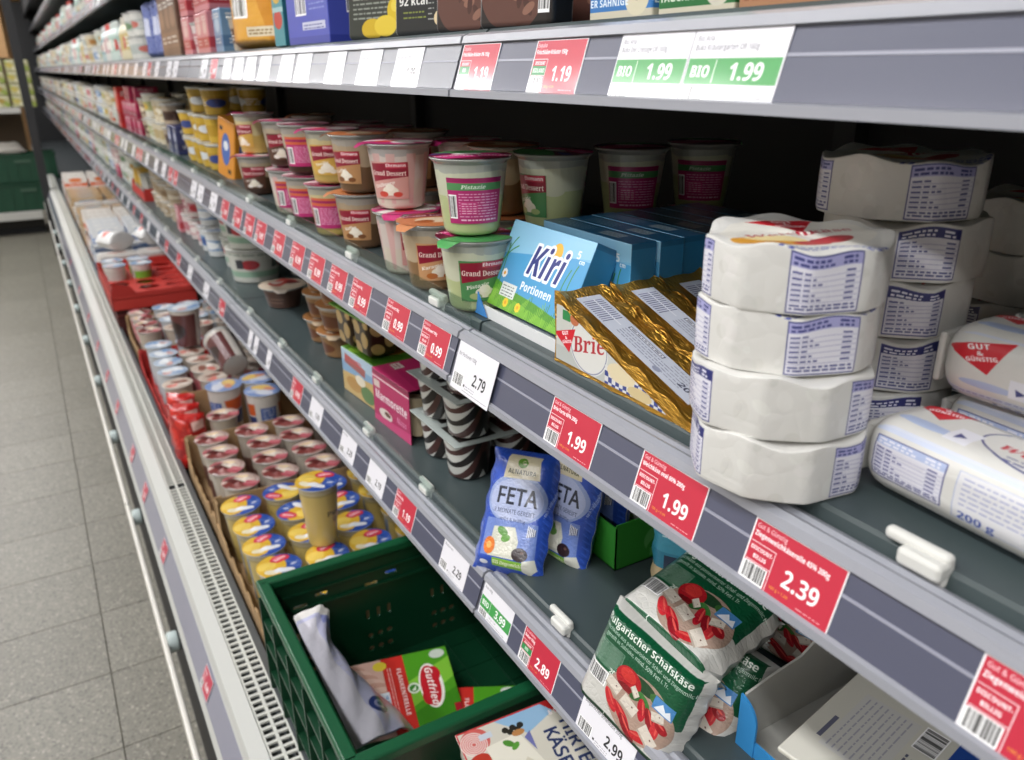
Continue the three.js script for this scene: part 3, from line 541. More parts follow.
// layered dessert pots
function potMantle(top, cream, body, streak) {
  return print(300, 190, (c, w, h) => {
    F(c, body, 0, 0, w, h); F(c, cream, 0, 0, w, 92); F(c, top, 0, 0, w, 26);
    for (let i = 0; i < 26; i++) { const x = i * 12, y = 84 + 10 * Math.sin(i * 0.7) + 5 * Math.sin(i * 1.9); E(c, cream, x, y, 16, 12); E(c, top, x, 22, 18, 10 + (i * 7) % 8); }
    if (streak) for (let i = 0; i < 9; i++) P(c, streak, [[i * 34, 30], [i * 34 + 16, 30], [i * 34 + 12, 170], [i * 34 + 4, 170]]);
  });
}
function grandFront(bottom, fruit, name) {
  return print(220, 230, (c, w, h) => {
    F(c, bottom, 0, 0, w, h); c.fillStyle = '#8e1430'; c.beginPath(); c.moveTo(6, 14); c.lineTo(w - 4, 0); c.lineTo(w, 90); c.quadraticCurveTo(110, 100, 10, 128); c.closePath(); c.fill();
    F(c, '#b8324a', 104, 4, 104, 34); T(c, 'Ehrmann', 156, 30, 26, '#f3e6e4', { al: 'center', sx: 0.9 }); T(c, 'Grand Dessert', 110, 84, 40, '#f2e3d8', { al: 'center', f: 'serif', sx: 0.68 });
    T(c, name, 84, 150, 28, '#f4efe6', { rot: -0.25, it: 1, f: 'serif', al: 'center' });
    E(c, '#ece2d0', 118, 178, 46, 30); E(c, '#f2eadb', 118, 156, 26, 22); E(c, fruit, 74, 200, 30, 18); E(c, fruit, 160, 200, 26, 16);
  });
}
const potBack = print(250, 230, (c, w, h) => {
  F(c, '#b5286f', 0, 0, w, h); F(c, '#9c1d5c', 0, 0, w, 22); F(c, '#55925a', 0, 26, w, 36); T(c, 'Pistazie', 116, 54, 26, '#e9efe2', { al: 'center', it: 1, f: 'serif' }); lines(c, 54, 78, 180, 9, 14, '#e3a9c6', 5); F(c, '#c93a7e', 60, 118, 76, 64); lines(c, 66, 126, 64, 5, 12, '#f0c9dc', 4);
  bars(c, 4, 84, 40, 120, '#333', 12); lines(c, 60, 206, 170, 1, 12, '#f0c9dc', 8);
});
const potBackRed = print(200, 230, (c, w, h) => { F(c, '#c02f74', 0, 0, w, h); F(c, '#d2653e', 0, 0, w, 60); F(c, '#a3205f', 0, 20, w, 18); lines(c, 60, 76, 130, 10, 13, '#f0b9d2', 5); bars(c, 8, 80, 44, 130, '#333', 12); });
const lids = {
  green: print(220, 220, (c, w, h) => { F(c, '#6a1230', 0, 0, w, h); P(c, '#d0367f', [[20, 60], [200, 20], [210, 90], [40, 130]]); P(c, '#4f9a58', [[0, 150], [120, 120], [220, 180], [220, 220], [0, 220]]); E(c, '#efe6e0', 120, 110, 40, 20); P(c, '#35458a', [[150, 130], [215, 120], [205, 150]]); T(c, 'Grand Dessert', 110, 80, 28, '#f0dada', { al: 'center', f: 'serif' }); }),
  pink: print(220, 220, (c, w, h) => { F(c, '#c22f72', 0, 0, w, h); P(c, '#e6e0da', [[0, 110], [220, 80], [220, 130], [0, 150]]); E(c, '#d8474a', 90, 150, 40, 26); E(c, '#efe8e2', 150, 160, 40, 26); P(c, '#7c1534', [[20, 20], [200, 10], [200, 70], [30, 84]]); T(c, 'Grand Dessert', 112, 60, 26, '#f2dede', { al: 'center', f: 'serif' }); }),
  orange: print(220, 220, (c, w, h) => { F(c, '#c87a4c', 0, 0, w, h); P(c, '#7c1534', [[20, 20], [200, 10], [200, 70], [30, 84]]); E(c, '#e6cfae', 120, 130, 66, 40); E(c, '#a85a2c', 80, 150, 30, 22); T(c, 'Grand Dessert', 112, 60, 26, '#f2dede', { al: 'center', f: 'serif' }); }),
};
const rimClear = new THREE.MeshPhysicalMaterial({ color: '#b9bab4', roughness: 0.2, clearcoat: 0.7, transmission: 0.35, thickness: 0, side: THREE.DoubleSide });
function pot(o) { return cup('dessert_pot', '', 'dessert pot', 'layered dessert pots', { rt: 0.0355, rb: 0.0275, h: 0.0745, flange: 0.0042, round: 0.006, rimMat: rimClear, tabAt: o.tabAt ?? 2.6, ...o }); }
const PH = Math.PI / 2;
const lab = (front, back) => [{ name: 'front_label', print: front, y0: 0.013, y1: 0.054, at: PH, span: 1.5 }, { name: 'back_label', print: back, y0: 0.013, y1: 0.056, at: PH + Math.PI, span: 1.75 }];
const POT = {
  pistachio: pot({ mantle: potMantle('#a9aca2', '#c9cbb2', '#b7c08c'), lid: lids.green, tab: '#58a860', labels: lab(grandFront('#4f8a52', '#a9b77a', 'Pistazie'), potBack), tabAt: PH + 0.9 }),
  strawberry: pot({ mantle: potMantle('#aaa6a3', '#cfc2ba', '#cfc4b4', '#d0a9a4'), lid: lids.pink, tab: '#c22f72', labels: lab(grandFront('#cf9a92', '#c9483c', 'Erdbeere'), potBackRed), tabAt: PH + 0.9 }),
  caramel: pot({ mantle: potMantle('#a39c90', '#b9a588', '#8a6a48'), lid: lids.orange, tab: '#d08a5c', labels: lab(grandFront('#c9976a', '#b5652c', 'Karamell'), potBackRed), tabAt: PH + 0.9 }),
  coffee: pot({ mantle: potMantle('#a19a90', '#ab977c', '#6d5238'), lid: lids.orange, tab: '#c87a4c', labels: lab(grandFront('#b98a5c', '#7a4a26', 'Kaffee'), potBackRed) }),
  vanilla: pot({ mantle: potMantle('#a9a595', '#c9bb8c', '#c2a75c'), lid: lids.pink, tab: '#c22f72', labels: lab(grandFront('#d2a950', '#e6dcc8', 'Vanille'), potBackRed) }),
  chocolate: pot({ mantle: potMantle('#a09a92', '#b3a48c', '#3f2a20'), lid: lids.pink, tab: '#7c1534', labels: lab(grandFront('#5a3a2c', '#ece4dc', 'Schoko'), potBackRed) }),
};
function potAt(kind, x, tier, z, face, label) { put(POT[kind], x, DECK.mid + tier * 0.0758, z, PH - (toCam(x, z) + face), { label }); }
const BACK = Math.PI;
potAt('pistachio', 0.368, 0, -0.700, -0.22, 'pistachio dessert pot with its front label showing, lower of the front pair');
potAt('pistachio', 0.366, 1, -0.703, BACK - 0.12, 'pistachio dessert pot with magenta ingredients label, stacked on another');
[0.451, 0.55, 0.65].forEach((x, i) => { potAt('pistachio', x, 1, -0.688, [0.95, BACK - 0.1, BACK][i], 'pistachio dessert pot in the upper row above the blue boxes, ' + ['first', 'second', 'third'][i] + ' in depth'); potAt('pistachio', x, 0, -0.695, 0.3, 'pistachio dessert pot in the lower row hidden behind the blue box, ' + ['first', 'second', 'third'][i] + ' in depth'); });
potAt('caramel', 0.367, 0, -0.797, -0.15, 'caramel dessert pot standing alone in front of the upper strawberry pot');
potAt('caramel', 0.45, 0, -0.785, -0.1, 'caramel dessert pot second in depth'); potAt('caramel', 0.45, 1, -0.785, 0.8, 'amber caramel dessert pot seen between the pistachio pots');
potAt('strawberry', 0.371, 0, -0.879, -0.5, 'pink and cream strawberry dessert pot on the lower row'); potAt('strawberry', 0.368, 1, -0.884, 0.45, 'pink and cream strawberry dessert pot on the upper row with front label');
potAt('strawberry', 0.45, 0, -0.87, 0, 'strawberry dessert pot second in depth below'); potAt('strawberry', 0.45, 1, -0.87, 0, 'strawberry dessert pot second in depth above');
potAt('coffee', 0.378, 0, -1.045, 0.45, 'two tone coffee dessert pot on the lower row'); potAt('coffee', 0.374, 1, -1.03, 0.75, 'brown coffee dessert pot on the upper row');
potAt('coffee', 0.46, 0, -1.03, 0.3, 'coffee dessert pot second in depth below'); potAt('coffee', 0.46, 1, -1.03, 0.3, 'coffee dessert pot second in depth above');
potAt('vanilla', 0.372, 0, -1.148, BACK + 0.35, 'yellow vanilla dessert pot with pink back label on the lower row'); potAt('vanilla', 0.372, 1, -1.135, 0.35, 'yellow vanilla dessert pot with cream swirl label on the upper row');
potAt('vanilla', 0.455, 1, -1.135, 0.1, 'vanilla dessert pot second in depth above'); potAt('vanilla', 0.455, 0, -1.14, 0.1, 'vanilla dessert pot second in depth below');
potAt('chocolate', 0.372, 0, -1.262, BACK + 0.3, 'chocolate dessert pot with pink back label on the lower row'); potAt('chocolate', 0.372, 1, -1.262, BACK + 0.2, 'chocolate dessert pot with magenta back label on the upper row');
potAt('chocolate', 0.455, 0, -1.25, 0, 'chocolate dessert pot second in depth below'); potAt('chocolate', 0.455, 1, -1.25, 0.3, 'chocolate dessert pot second in depth above');
potAt('strawberry', 0.372, 0, -1.362, BACK, 'strawberry dessert pot beside the chocolate pots, lower row'); potAt('chocolate', 0.372, 1, -1.372, 0.3, 'dark chocolate dessert pot with burgundy label on the upper row');
potAt('chocolate', 0.38, 0, -1.62, 0.35, 'dark chocolate dessert pot standing alone with cream swirl label'); potAt('vanilla', 0.385, 1, -1.63, 0.9, 'pale vanilla dessert pot stacked on the lone chocolate pot');
potAt('vanilla', 0.46, 0, -1.56, 0.2, 'vanilla dessert pot deep behind the lone chocolate pot'); potAt('coffee', 0.46, 1, -1.5, 0.2, 'coffee dessert pot deep behind the lone chocolate pot'); potAt('coffee', 0.46, 0, -1.47, 0.2, 'coffee dessert pot in the gap of the lower row');

// ---------------------------------------------------------------- lowest shelf, near bay
const fetaFront = print(400, 640, (c, w, h) => {
  F(c, '#2b50b4', 0, 0, w, h); for (let i = 0; i < 40; i++) { c.strokeStyle = i % 2 ? '#2445a0' : '#3a62c8'; c.lineWidth = 5; c.beginPath(); const y = i * 17; c.moveTo(6 + (i * 13) % 30, y); c.lineTo(30 + (i * 7) % 26, y + 26); c.stroke(); c.beginPath(); c.moveTo(w - 36 + (i * 11) % 20, y); c.lineTo(w - 14 + (i * 5) % 12, y + 22); c.stroke(); }
  E(c, '#8fa0cc', 205, 260, 168, 130); E(c, '#a9b4d6', 205, 265, 150, 112); P(c, '#6d86c8', [[60, 370], [350, 370], [360, 560], [50, 560]]);
  P(c, '#cfc6a8', [[118, 30], [302, 30], [316, 150], [108, 158]]); E(c, '#5d8f2e', 205, 72, 28, 26); E(c, '#cfc6a8', 214, 70, 12, 11); F(c, '#5d8f2e', 205, 64, 30, 9); T(c, 'ALNATURA', 210, 132, 34, '#33372a', { al: 'center', sx: 0.92 });
  T(c, 'FETA', 206, 288, 116, '#1a2033', { al: 'center', sx: 0.95, b: false, stroke: '#1a2033', lw: 5 }); T(c, '3 MONATE GEREIFT', 206, 336, 30, '#2a3350', { al: 'center', sx: 0.9, b: false }); T(c, 'mild & kräftig', 206, 374, 24, '#38426a', { al: 'center', b: false });
  P(c, '#cfd0bf', [[110, 410], [230, 400], [262, 470], [250, 560], [100, 560]]); P(c, '#e0dfd0', [[150, 430], [220, 420], [240, 540], [130, 550]]); E(c, '#5d9440', 165, 430, 34, 20, 0.5); E(c, '#6ba34c', 188, 462, 26, 18, -0.4);
  E(c, '#e07a2c', 100, 510, 34, 44); E(c, '#f0ad5c', 100, 508, 16, 18); E(c, '#2e1f22', 280, 530, 44, 34); E(c, '#6a5048', 292, 518, 10, 7);
  F(c, '#7fb23a', 130, 566, 170, 40); T(c, 'BIO Ziegenmilch', 215, 594, 24, '#e9f2d0', { al: 'center', sx: 0.85 }); P(c, '#d3d4c8', [[300, 560], [360, 540], [380, 590], [340, 624], [300, 610]]); E(c, '#d9dde8', 80, 596, 26, 11);
  for (let i = 0; i < 5; i++) { F(c, '#e6e8ee', 300 + i * 9, 380 + i * 3, 5, 60 - i * 6); F(c, '#20264a', 305 + i * 9, 384 + i * 3, 3, 56 - i * 6); } T(c, '· nach traditioneller Art ·', 372, 330, 17, '#c9d3ee', { rot: -1.35, b: false });
});
const fetaBack = print(60, 60, (c, w, h) => { F(c, '#b4b49c', 0, 0, w, h); F(c, '#2b50b4', 0, 0, 6, h); F(c, '#2b50b4', w - 6, 0, 6, h); });
function fetaPouch(label, seed) { const t = protoThing('feta_pouch', label, 'cheese', 'blue feta pouches'); part('film', pouchGeo(0.084, 0.136, 0.034, fetaFront, fetaBack, { crimp: 0.1, block: 5, wob: 0.0011, seed }).translate(0, -0.068, 0), pmat(fetaFront, 'pouch'), t); return t; }
scene.add(pose(put(fetaPouch('blue feta pouch leaning out over the shelf rail', 0.4), 0, 0, 0), 0.394, -0.459, -0.662, -0.58, -0.96, 0.03));
scene.add(pose(put(fetaPouch('blue feta pouch half hidden behind the leaning one', 1.9), 0, 0, 0), 0.447, -0.453, -0.637, -0.26, -1.42, 0.03));
{ // green display carton with more pouches
  const c = thing('display_carton', 'green cardboard carton holding blue feta pouches deep on the lowest shelf', 'carton', null, [0.462, DECK.low, -0.574]);
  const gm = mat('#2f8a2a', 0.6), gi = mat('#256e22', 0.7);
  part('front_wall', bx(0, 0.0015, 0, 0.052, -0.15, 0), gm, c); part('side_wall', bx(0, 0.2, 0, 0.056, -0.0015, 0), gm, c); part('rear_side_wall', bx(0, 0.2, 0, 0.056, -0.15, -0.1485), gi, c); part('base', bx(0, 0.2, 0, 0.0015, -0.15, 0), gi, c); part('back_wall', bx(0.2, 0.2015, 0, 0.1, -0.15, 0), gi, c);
  const e = print(120, 80, (x, w, h) => { F(x, '#2f8a2a', 0, 0, w, h); E(x, '#57a552', 66, 44, 40, 30); E(x, '#2f8a2a', 66, 62, 34, 22); E(x, '#6bb364', 74, 52, 22, 12); F(x, '#57a552', 40, 60, 8, 16); });
  part('printed_emblem', patch(0.075, 0.05, e).translate(0.06, 0.027, 0.0004), pmat(e, 'paper'), c);
  const f = fetaPouch('', 3.1);
  [[0.505, -0.05, 'first'], [0.55, -0.05, 'second'], [0.597, -0.05, 'third']].forEach(([x, d, n]) => { const p = put(f, 0, 0, 0, 0, { label: 'blue feta pouch standing in the green carton, ' + n + ' in depth' }); pose(p, x, -0.436, -0.648, -0.1, -Math.PI / 2, 0.02); });
}
// teal feta pack
const tealFront = print(300, 420, (c, w, h) => { F(c, '#2f7f9a', 0, 0, w, h); F(c, '#3f93ac', 0, 130, w, 60); T(c, 'FETA G.U.', 150, 90, 66, '#cfe3e6', { al: 'center', sx: 0.9, b: false }); lines(c, 50, 115, 200, 2, 16, '#a9cdd6', 5); F(c, '#c9b48c', 0, 250, w, 170); E(c, '#e4e0d2', 120, 300, 90, 50); E(c, '#8a5a32', 60, 370, 30, 24); E(c, '#a87440', 120, 385, 32, 24); E(c, '#6f8f3c', 210, 360, 44, 30); P(c, '#22344e', [[60, 200], [220, 200], [220, 250], [60, 250]]); });
{ const t = protoThing('feta_pack', 'teal feta pack with serving picture behind the green sheep cheese packs', 'cheese'); part('film', pouchGeo(0.09, 0.12, 0.035, tealFront, fetaBack, { seed: 2 }).translate(0, -0.06, 0), pmat(tealFront, 'pouch'), t); pose(put(t, 0, 0, 0), 0.487, -0.446, -0.482, -0.14, -1.05, 0.06); }

// sheep cheese packs
const schafFront = print(560, 470, (c, w, h) => {
  F(c, '#c9c8c2', 0, 0, w, h); F(c, '#0e5233', 16, 14, w - 40, 250); F(c, '#0e5233', 16, h - 34, w - 40, 24);
  T(c, 'Bulgarischer Schafskäse', 28, 62, 47, '#e6ece4', { sx: 0.9 }); T(c, 'Weichkäse aus pasteurisierter Schaf- und Ziegenmilch', 30, 94, 25, '#cfdcd0', { b: false, sx: 0.85 }); T(c, 'gereift in Salzlake, mind. 50% Fett i. Tr.', 60, 124, 25, '#cfdcd0', { b: false, sx: 0.85 });
  c.strokeStyle = '#a9c2b0'; c.lineWidth = 2; for (let i = 0; i < 6; i++) c.strokeRect(40, 146 + i * 17, 150, 17); c.strokeRect(110, 146, 80, 102); lines(c, 46, 153, 56, 6, 17, '#b9ccbd', 4); lines(c, 118, 153, 60, 6, 17, '#b9ccbd', 4); T(c, '200g e', 150, 262, 30, '#dfe9df', {});
  bars(c, 16, 268, 140, 70, '#222', 30);
  E(c, '#a88f80', 345, 300, 182, 142); E(c, '#23452a', 320, 196, 80, 28); E(c, '#3d6a34', 420, 200, 50, 24); E(c, '#b01c26', 252, 222, 70, 54); E(c, '#cc3532', 244, 206, 44, 30); E(c, '#7a1018', 262, 262, 54, 14); E(c, '#3d7a38', 352, 252, 44, 24, 0.4); E(c, '#2c5c2c', 310, 262, 30, 16, -0.5);
  for (const [x, y, l, a, col] of [[360, 290, 96, 1.2, '#b3182a'], [410, 300, 100, 0.9, '#8e1220'], [450, 320, 86, 1.5, '#c42c34'], [290, 380, 150, 0.5, '#b81c2a'], [330, 410, 130, 0.55, '#8e1220'], [400, 400, 110, -0.3, '#c0262e'], [470, 290, 70, 0.3, '#9c1622'], [210, 360, 110, 0.7, '#c42c34']]) { c.save(); c.translate(x, y); c.rotate(a); E(c, col, 0, 0, l / 2, 22); E(c, '#d9564e', -l * 0.1, -8, l / 3, 5); c.restore(); }
  for (const [x, y, a, q] of [[196, 292, 0.2, 1], [300, 318, 0.25, 1.1], [440, 262, -0.4, 0.8], [432, 372, 0.5, 1.15], [300, 246, 0.6, 0.6]]) { c.save(); c.translate(x, y); c.rotate(a); c.scale(q, q); F(c, '#d6cdc0', -40, -26, 80, 52); F(c, '#b3a698', -40, 18, 80, 8); E(c, '#6a4a44', 14, -8, 4, 3); c.restore(); }
  P(c, '#4a86c0', [[395, 180], [500, 180], [500, 238], [395, 238]]); P(c, '#e6ebf2', [[405, 232], [440, 192], [462, 215], [480, 200], [496, 234]]); T(c, 'J', 200, h - 12, 30, '#e6ece4', {});
});
const schafBack = print(160, 200, (c, w, h) => { F(c, '#bdbeba', 0, 0, w, h); F(c, '#0e4a2e', 50, 20, 46, 160); F(c, '#a3303a', 54, 60, 38, 80); speck(c, w, h, 40, ['#d3d4d2', '#a9aaa8'], 3, 9); });
function schaf(label, seed) { const t = protoThing('sheep_cheese_pack', label, 'cheese', 'green sheep cheese packs'); part('film_pack', pouchGeo(0.112, 0.092, 0.044, schafFront, schafBack, { crimp: 0.05, block: 12, wob: 0.0013, seed }).translate(0, -0.046, -0.022), pmat(schafFront, 'pouch'), t); const fin = pouchGeo(0.104, 0.02, 0.004, schafBack, schafBack, { seed: seed + 1, wob: 0.003 }).rotateX(1.2).translate(0, 0.03, -0.044); part('seal_fin', fin, pmat(schafBack, 'pouch'), t); return t; }
pose(put(schaf('sheep cheese pack with green label standing at the shelf front, leaning back', 0.3), 0, 0, 0), 0.349, -0.479, -0.403, -0.29, -1.39, -0.166);
pose(put(schaf('sheep cheese pack with green label lying flat on top of the standing ones', 1.4), 0, 0, 0), 0.419, -0.424, -0.411, -1.30, -1.323, -0.199);
pose(put(schaf('sheep cheese pack standing directly behind the front one', 2.2), 0, 0, 0), 0.402, -0.482, -0.392, -0.62, -1.36, -0.1);
pose(put(schaf('sheep cheese pack standing third in depth', 3.2), 0, 0, 0), 0.498, -0.462, -0.39, 0.1, -1.45, 0.05);
pose(put(schaf('sheep cheese pack standing fourth in depth', 4.0), 0, 0, 0), 0.54, -0.46, -0.4, 0.05, -1.5, -0.03);

// blue display carton with white tubs
{
  const c = thing('display_carton', 'blue edged grey display carton holding white cheese tubs', 'carton', null, [0.405, DECK.low, -0.335]);
  const gr = mat('#a5a49e', 0.75), bl = mat('#2f86c4', 0.55);
  const side = new THREE.Shape([[0, 0], [0.3, 0], [0.3, 0.16], [0.2, 0.15], [0.085, 0.075], [0.06, 0.06], [0.03, 0.056], [0.0, 0.05]].map((q) => new THREE.Vector2(...q)));
  part('side_wall', new THREE.ExtrudeGeometry(side, { depth: 0.002, bevelEnabled: false }), gr, c);
  part('near_side_wall', new THREE.ExtrudeGeometry(side, { depth: 0.002, bevelEnabled: false }).translate(0, 0, 0.26), bl, c);
  part('front_wall', bx(-0.002, 0, 0, 0.014, 0, 0.262), bl, c); { const q = new THREE.Shape(); q.moveTo(0, 0); q.lineTo(0.018, 0); q.lineTo(0.018, 0.03); q.quadraticCurveTo(0.016, 0.046, 0, 0.05); q.lineTo(0, 0); part('front_corner', new THREE.ExtrudeGeometry(q, { depth: 0.002, bevelEnabled: false }).rotateY(-PH).translate(-0.001, 0, -0.001), bl, c); } part('base', bx(0, 0.3, 0, 0.002, 0, 0.262), gr, c); part('back_wall', bx(0.3, 0.302, 0, 0.16, 0, 0.262), gr, c);
  const lidP = print(420, 420, (x, w, h) => { F(x, '#d3d1c6', 0, 0, w, h); F(x, '#2a4fa0', 0, 300, w, 50); F(x, '#d0cfcb', 90, 60, 240, 150); lines(x, 100, 74, 220, 8, 16, '#a5a6b2', 4); F(x, '#6a6c80', 110, 42, 90, 12); bars(x, 250, 220, 90, 60, '#333', 16); lines(x, 110, 225, 110, 4, 16, '#55586e', 6); T(x, 'J', 60, 290, 30, '#3c4a80', {}); F(x, '#33427c', 90, 372, 160, 14); });
  const tub = protoThing('cheese_tub', '', 'tub', 'white tubs in the blue carton');
  const r = [solid('#c9c7ba'), solid('#c9c7ba'), lidP, solid('#c9c7ba'), solid('#c9c7ba'), solid('#c9c7ba')];
  part('tub_body', carton(0.105, 0.028, 0.105, 0.012, r.map(() => solid('#c4c2b4'))).translate(0, 0.014, 0), pmat(solid('#c4c2b4'), 'gloss'), tub);
  part('lid_film', carton(0.122, 0.005, 0.122, 0.0022, r).translate(0, 0.03, 0), pmat(lidP, 'film'), tub);
  put(tub, 0.468, DECK.low + 0.008, -0.242, 0.14, { label: 'white cheese tub with printed lid at the front of the blue carton', rz: 0.07 });
  put(tub, 0.62, DECK.low + 0.002, -0.262, 0.02, { label: 'white cheese tub deep in the blue carton' });
  put(tub, 0.469, DECK.low + 0.002, -0.112, 0, { label: 'white cheese tub beside the front pair in the blue carton' });
}

// zebra striped four cup packs
const zebra = print(300, 200, (c, w, h) => { F(c, '#cfd0ca', 0, 0, w, h); for (let q = 0; q < 2; q++) for (let k = 0; k < 5; k++) { c.strokeStyle = k % 2 ? '#4a2a26' : '#1c1614'; const x = q * 150 + 75; c.lineWidth = 22; c.beginPath(); c.moveTo(x - 80, -190 + k * 62); c.bezierCurveTo(x - 46, 60 + k * 62, x + 46, 60 + k * 62, x + 80, -190 + k * 62); c.stroke(); } });
const zebraLid = print(240, 240, (c, w, h) => { F(c, '#a9b2ae', 0, 0, w, h); F(c, '#c9d0cc', 20, 20, 90, 60); lines(c, 30, 30, 70, 3, 14, '#5a625e', 5); F(c, '#1e1a1a', 30, 90, 70, 22); F(c, '#4a2420', 130, 20, 90, 200); E(c, '#c9c4b8', 175, 120, 34, 46); F(c, '#2c2624', 20, 130, 90, 90); T(c, 'mousse', 65, 180, 24, '#d9d6cc', { al: 'center', it: 1 }); });
function fourPack(label) {
  const t = protoThing('dessert_four_pack', label, 'dessert pack', 'zebra striped four cup packs');
  for (const [x, z] of [[-0.036, -0.036], [0.036, -0.036], [-0.036, 0.036], [0.036, 0.036]]) {
    const g = lathe([[0, 0.001], [0.022, 0.0005], [0.027, 0.004], [0.0295, 0.03], [0.033, 0.056], [0.033, 0.058]], 24), p = g.attributes.position, uv = g.attributes.uv; for (let i = 0; i < p.count; i++) uv.setY(i, p.getY(i) / 0.058);
    g.rotateY(x + z * 9); g.translate(x, 0, z); uvTo(g, zebra); part('cup', g, pmat(zebra, 'film'), t);
  }
  part('lid_sheet', carton(0.144, 0.0016, 0.144, 0.0006, [solid('#aeb4b0'), solid('#aeb4b0'), zebraLid, solid('#aeb4b0'), solid('#aeb4b0'), solid('#aeb4b0')]).translate(0, 0.0588, 0), pmat(zebraLid, 'lid'), t);
  return t;
}
{
  const f = fourPack('');
  ['bottom', 'middle', 'top'].forEach((n, i) => { put(f, 0.468, DECK.low + i * 0.0598, -0.893, 0.0 + i * 0.03, { label: 'zebra striped four cup dessert pack, ' + n + ' of the front pile' }); put(f, 0.618, DECK.low + i * 0.0598, -0.885, 0.02, { label: 'zebra striped four cup dessert pack, ' + n + ' of the rear pile' }); });
}
// pink dessert box
const pinkFront = print(360, 260, (c, w, h) => { F(c, '#b0215c', 0, 0, w, h); F(c, '#8a1a48', 0, 0, w, 22); F(c, '#e6d6d8', 0, 30, w, 7); F(c, '#d0c0b8', 14, 48, 60, 36); T(c, 'Marmorette', 180, 140, 62, '#e9dfe2', { al: 'center', sx: 0.86 }); T(c, 'Nuss', 275, 196, 40, '#d98fae', { al: 'center', it: 1 }); E(c, '#d9cfc6', 120, 200, 66, 26); E(c, '#6a4636', 140, 194, 30, 12); P(c, '#c93a74', [[0, 230], [w, 205], [w, h], [0, h]]); });
const pinkTop = print(360, 260, (c, w, h) => { F(c, '#b82563', 0, 0, w, h); P(c, '#7c1540', [[90, 0], [360, 60], [360, 120], [40, 60]]); E(c, '#e0dcd6', 150, 110, 90, 26, 0.3); E(c, '#2e201c', 190, 96, 50, 12, 0.4); E(c, '#e0dcd6', 240, 150, 60, 18, 0.3); F(c, '#d9cfc6', 20, 170, 70, 46); lines(c, 28, 180, 54, 3, 12, '#9a2a50', 5); P(c, '#c9316e', [[0, 200], [360, 230], [360, 260], [0, 260]]); });
{
  const t = thing('dessert_box', 'pink cardboard sleeve of marbled dessert cups on the lowest shelf', 'box', null, [0.455, DECK.low, -1.035], 0.06);
  const side = solid('#8e1f50');   // the sleeve is open at its ends
  part('front_panel', carton(0.0016, 0.084, 0.122, 0.0006, [side, pinkFront, side, side, side, side]).translate(-0.06, 0.042, 0), pmat(pinkFront, 'gloss'), t);
  part('rear_panel', carton(0.0016, 0.084, 0.122, 0.0006, [side, side, side, side, side, side]).translate(0.06, 0.042, 0), pmat(side, 'gloss'), t);
  const tp = carton(0.122, 0.0016, 0.122, 0.0006, [side, side, pinkTop, side, side, side]); { const uv = tp.attributes.uv, n = uv.count / 6, p = tp.attributes.position, r = pinkTop; for (let i = 2 * n; i < 3 * n; i++) uv.setXY(i, r.u0 + (p.getZ(i) / 0.122 + 0.5) * (r.u1 - r.u0), r.v0 + (p.getX(i) / 0.122 + 0.5) * (r.v1 - r.v0)); }
  part('top_panel', tp.translate(0, 0.0835, 0), pmat(pinkTop, 'gloss'), t);
  const marble = print(200, 140, (c, w, h) => { F(c, '#2e1c16', 0, 0, w, h); for (let i = 0; i < 9; i++) E(c, i % 2 ? '#b5a384' : '#c4b494', (i * 47) % 200, 20 + (i * 31) % 110, 26, 22, i); });
  for (const [x, z] of [[-0.029, -0.029], [0.029, -0.029], [-0.029, 0.029], [0.029, 0.029]]) { const c = lathe([[0, 0.002], [0.022, 0.002], [0.025, 0.006], [0.0285, 0.066], [0.0285, 0.068]], 20); c.translate(x, 0, z); const q = lathe([[0.0, 0.068], [0.029, 0.068]], 16).translate(x, 0, z); part('cup', uvTo(merge([c, q]), marble), pmat(marble, 'film'), t); }
}
// spotted pudding packs: clear cups under a green sheet, on a picture sleeve
const spots = print(200, 200, (c, w, h) => { F(c, '#33200f', 0, 0, w, h); for (const [x, y, a, b] of [[60, 50, 46, 36], [150, 110, 44, 46], [60, 160, 50, 30], [180, 20, 30, 24]]) E(c, '#c4a468', x, y, a, b, 0.3); });
const spotTop = print(240, 240, (c, w, h) => { F(c, '#4d7f24', 0, 0, w, h); E(c, '#7fae38', 60, 60, 60, 40); E(c, '#c9542e', 130, 110, 70, 40); E(c, '#b8c23a', 190, 190, 60, 40); E(c, '#3a6a1e', 60, 190, 50, 34); E(c, '#d99a3c', 110, 150, 40, 20); F(c, '#5a9a2c', 0, 0, w, 16); });
function spotPack() {
  const t = protoThing('spotted_dessert_pack', '', 'dessert pack', 'brown spotted dessert packs');
  for (const [x, z] of [[-0.033, -0.033], [0.033, -0.033], [-0.033, 0.033], [0.033, 0.033]]) { const g = new RoundedBoxGeometry(0.058, 0.064, 0.058, 3, 0.009), p = g.attributes.position; for (let i = 0; i < p.count; i++) { const k = 0.86 + 0.14 * (p.getY(i) / 0.064 + 0.5); p.setX(i, p.getX(i) * k); p.setZ(i, p.getZ(i) * k); } g.computeVertexNormals(); g.translate(x, 0.032, z); part('cup', uvTo(g, spots), pmat(spots, 'film'), t); }
  part('lid_sheet', carton(0.136, 0.003, 0.136, 0.001, [solid('#6f9a30'), solid('#6f9a30'), spotTop, solid('#4d7f24'), solid('#6f9a30'), solid('#6f9a30')]).translate(0, 0.0655, 0), pmat(spotTop, 'lid'), t);
  return t;
}
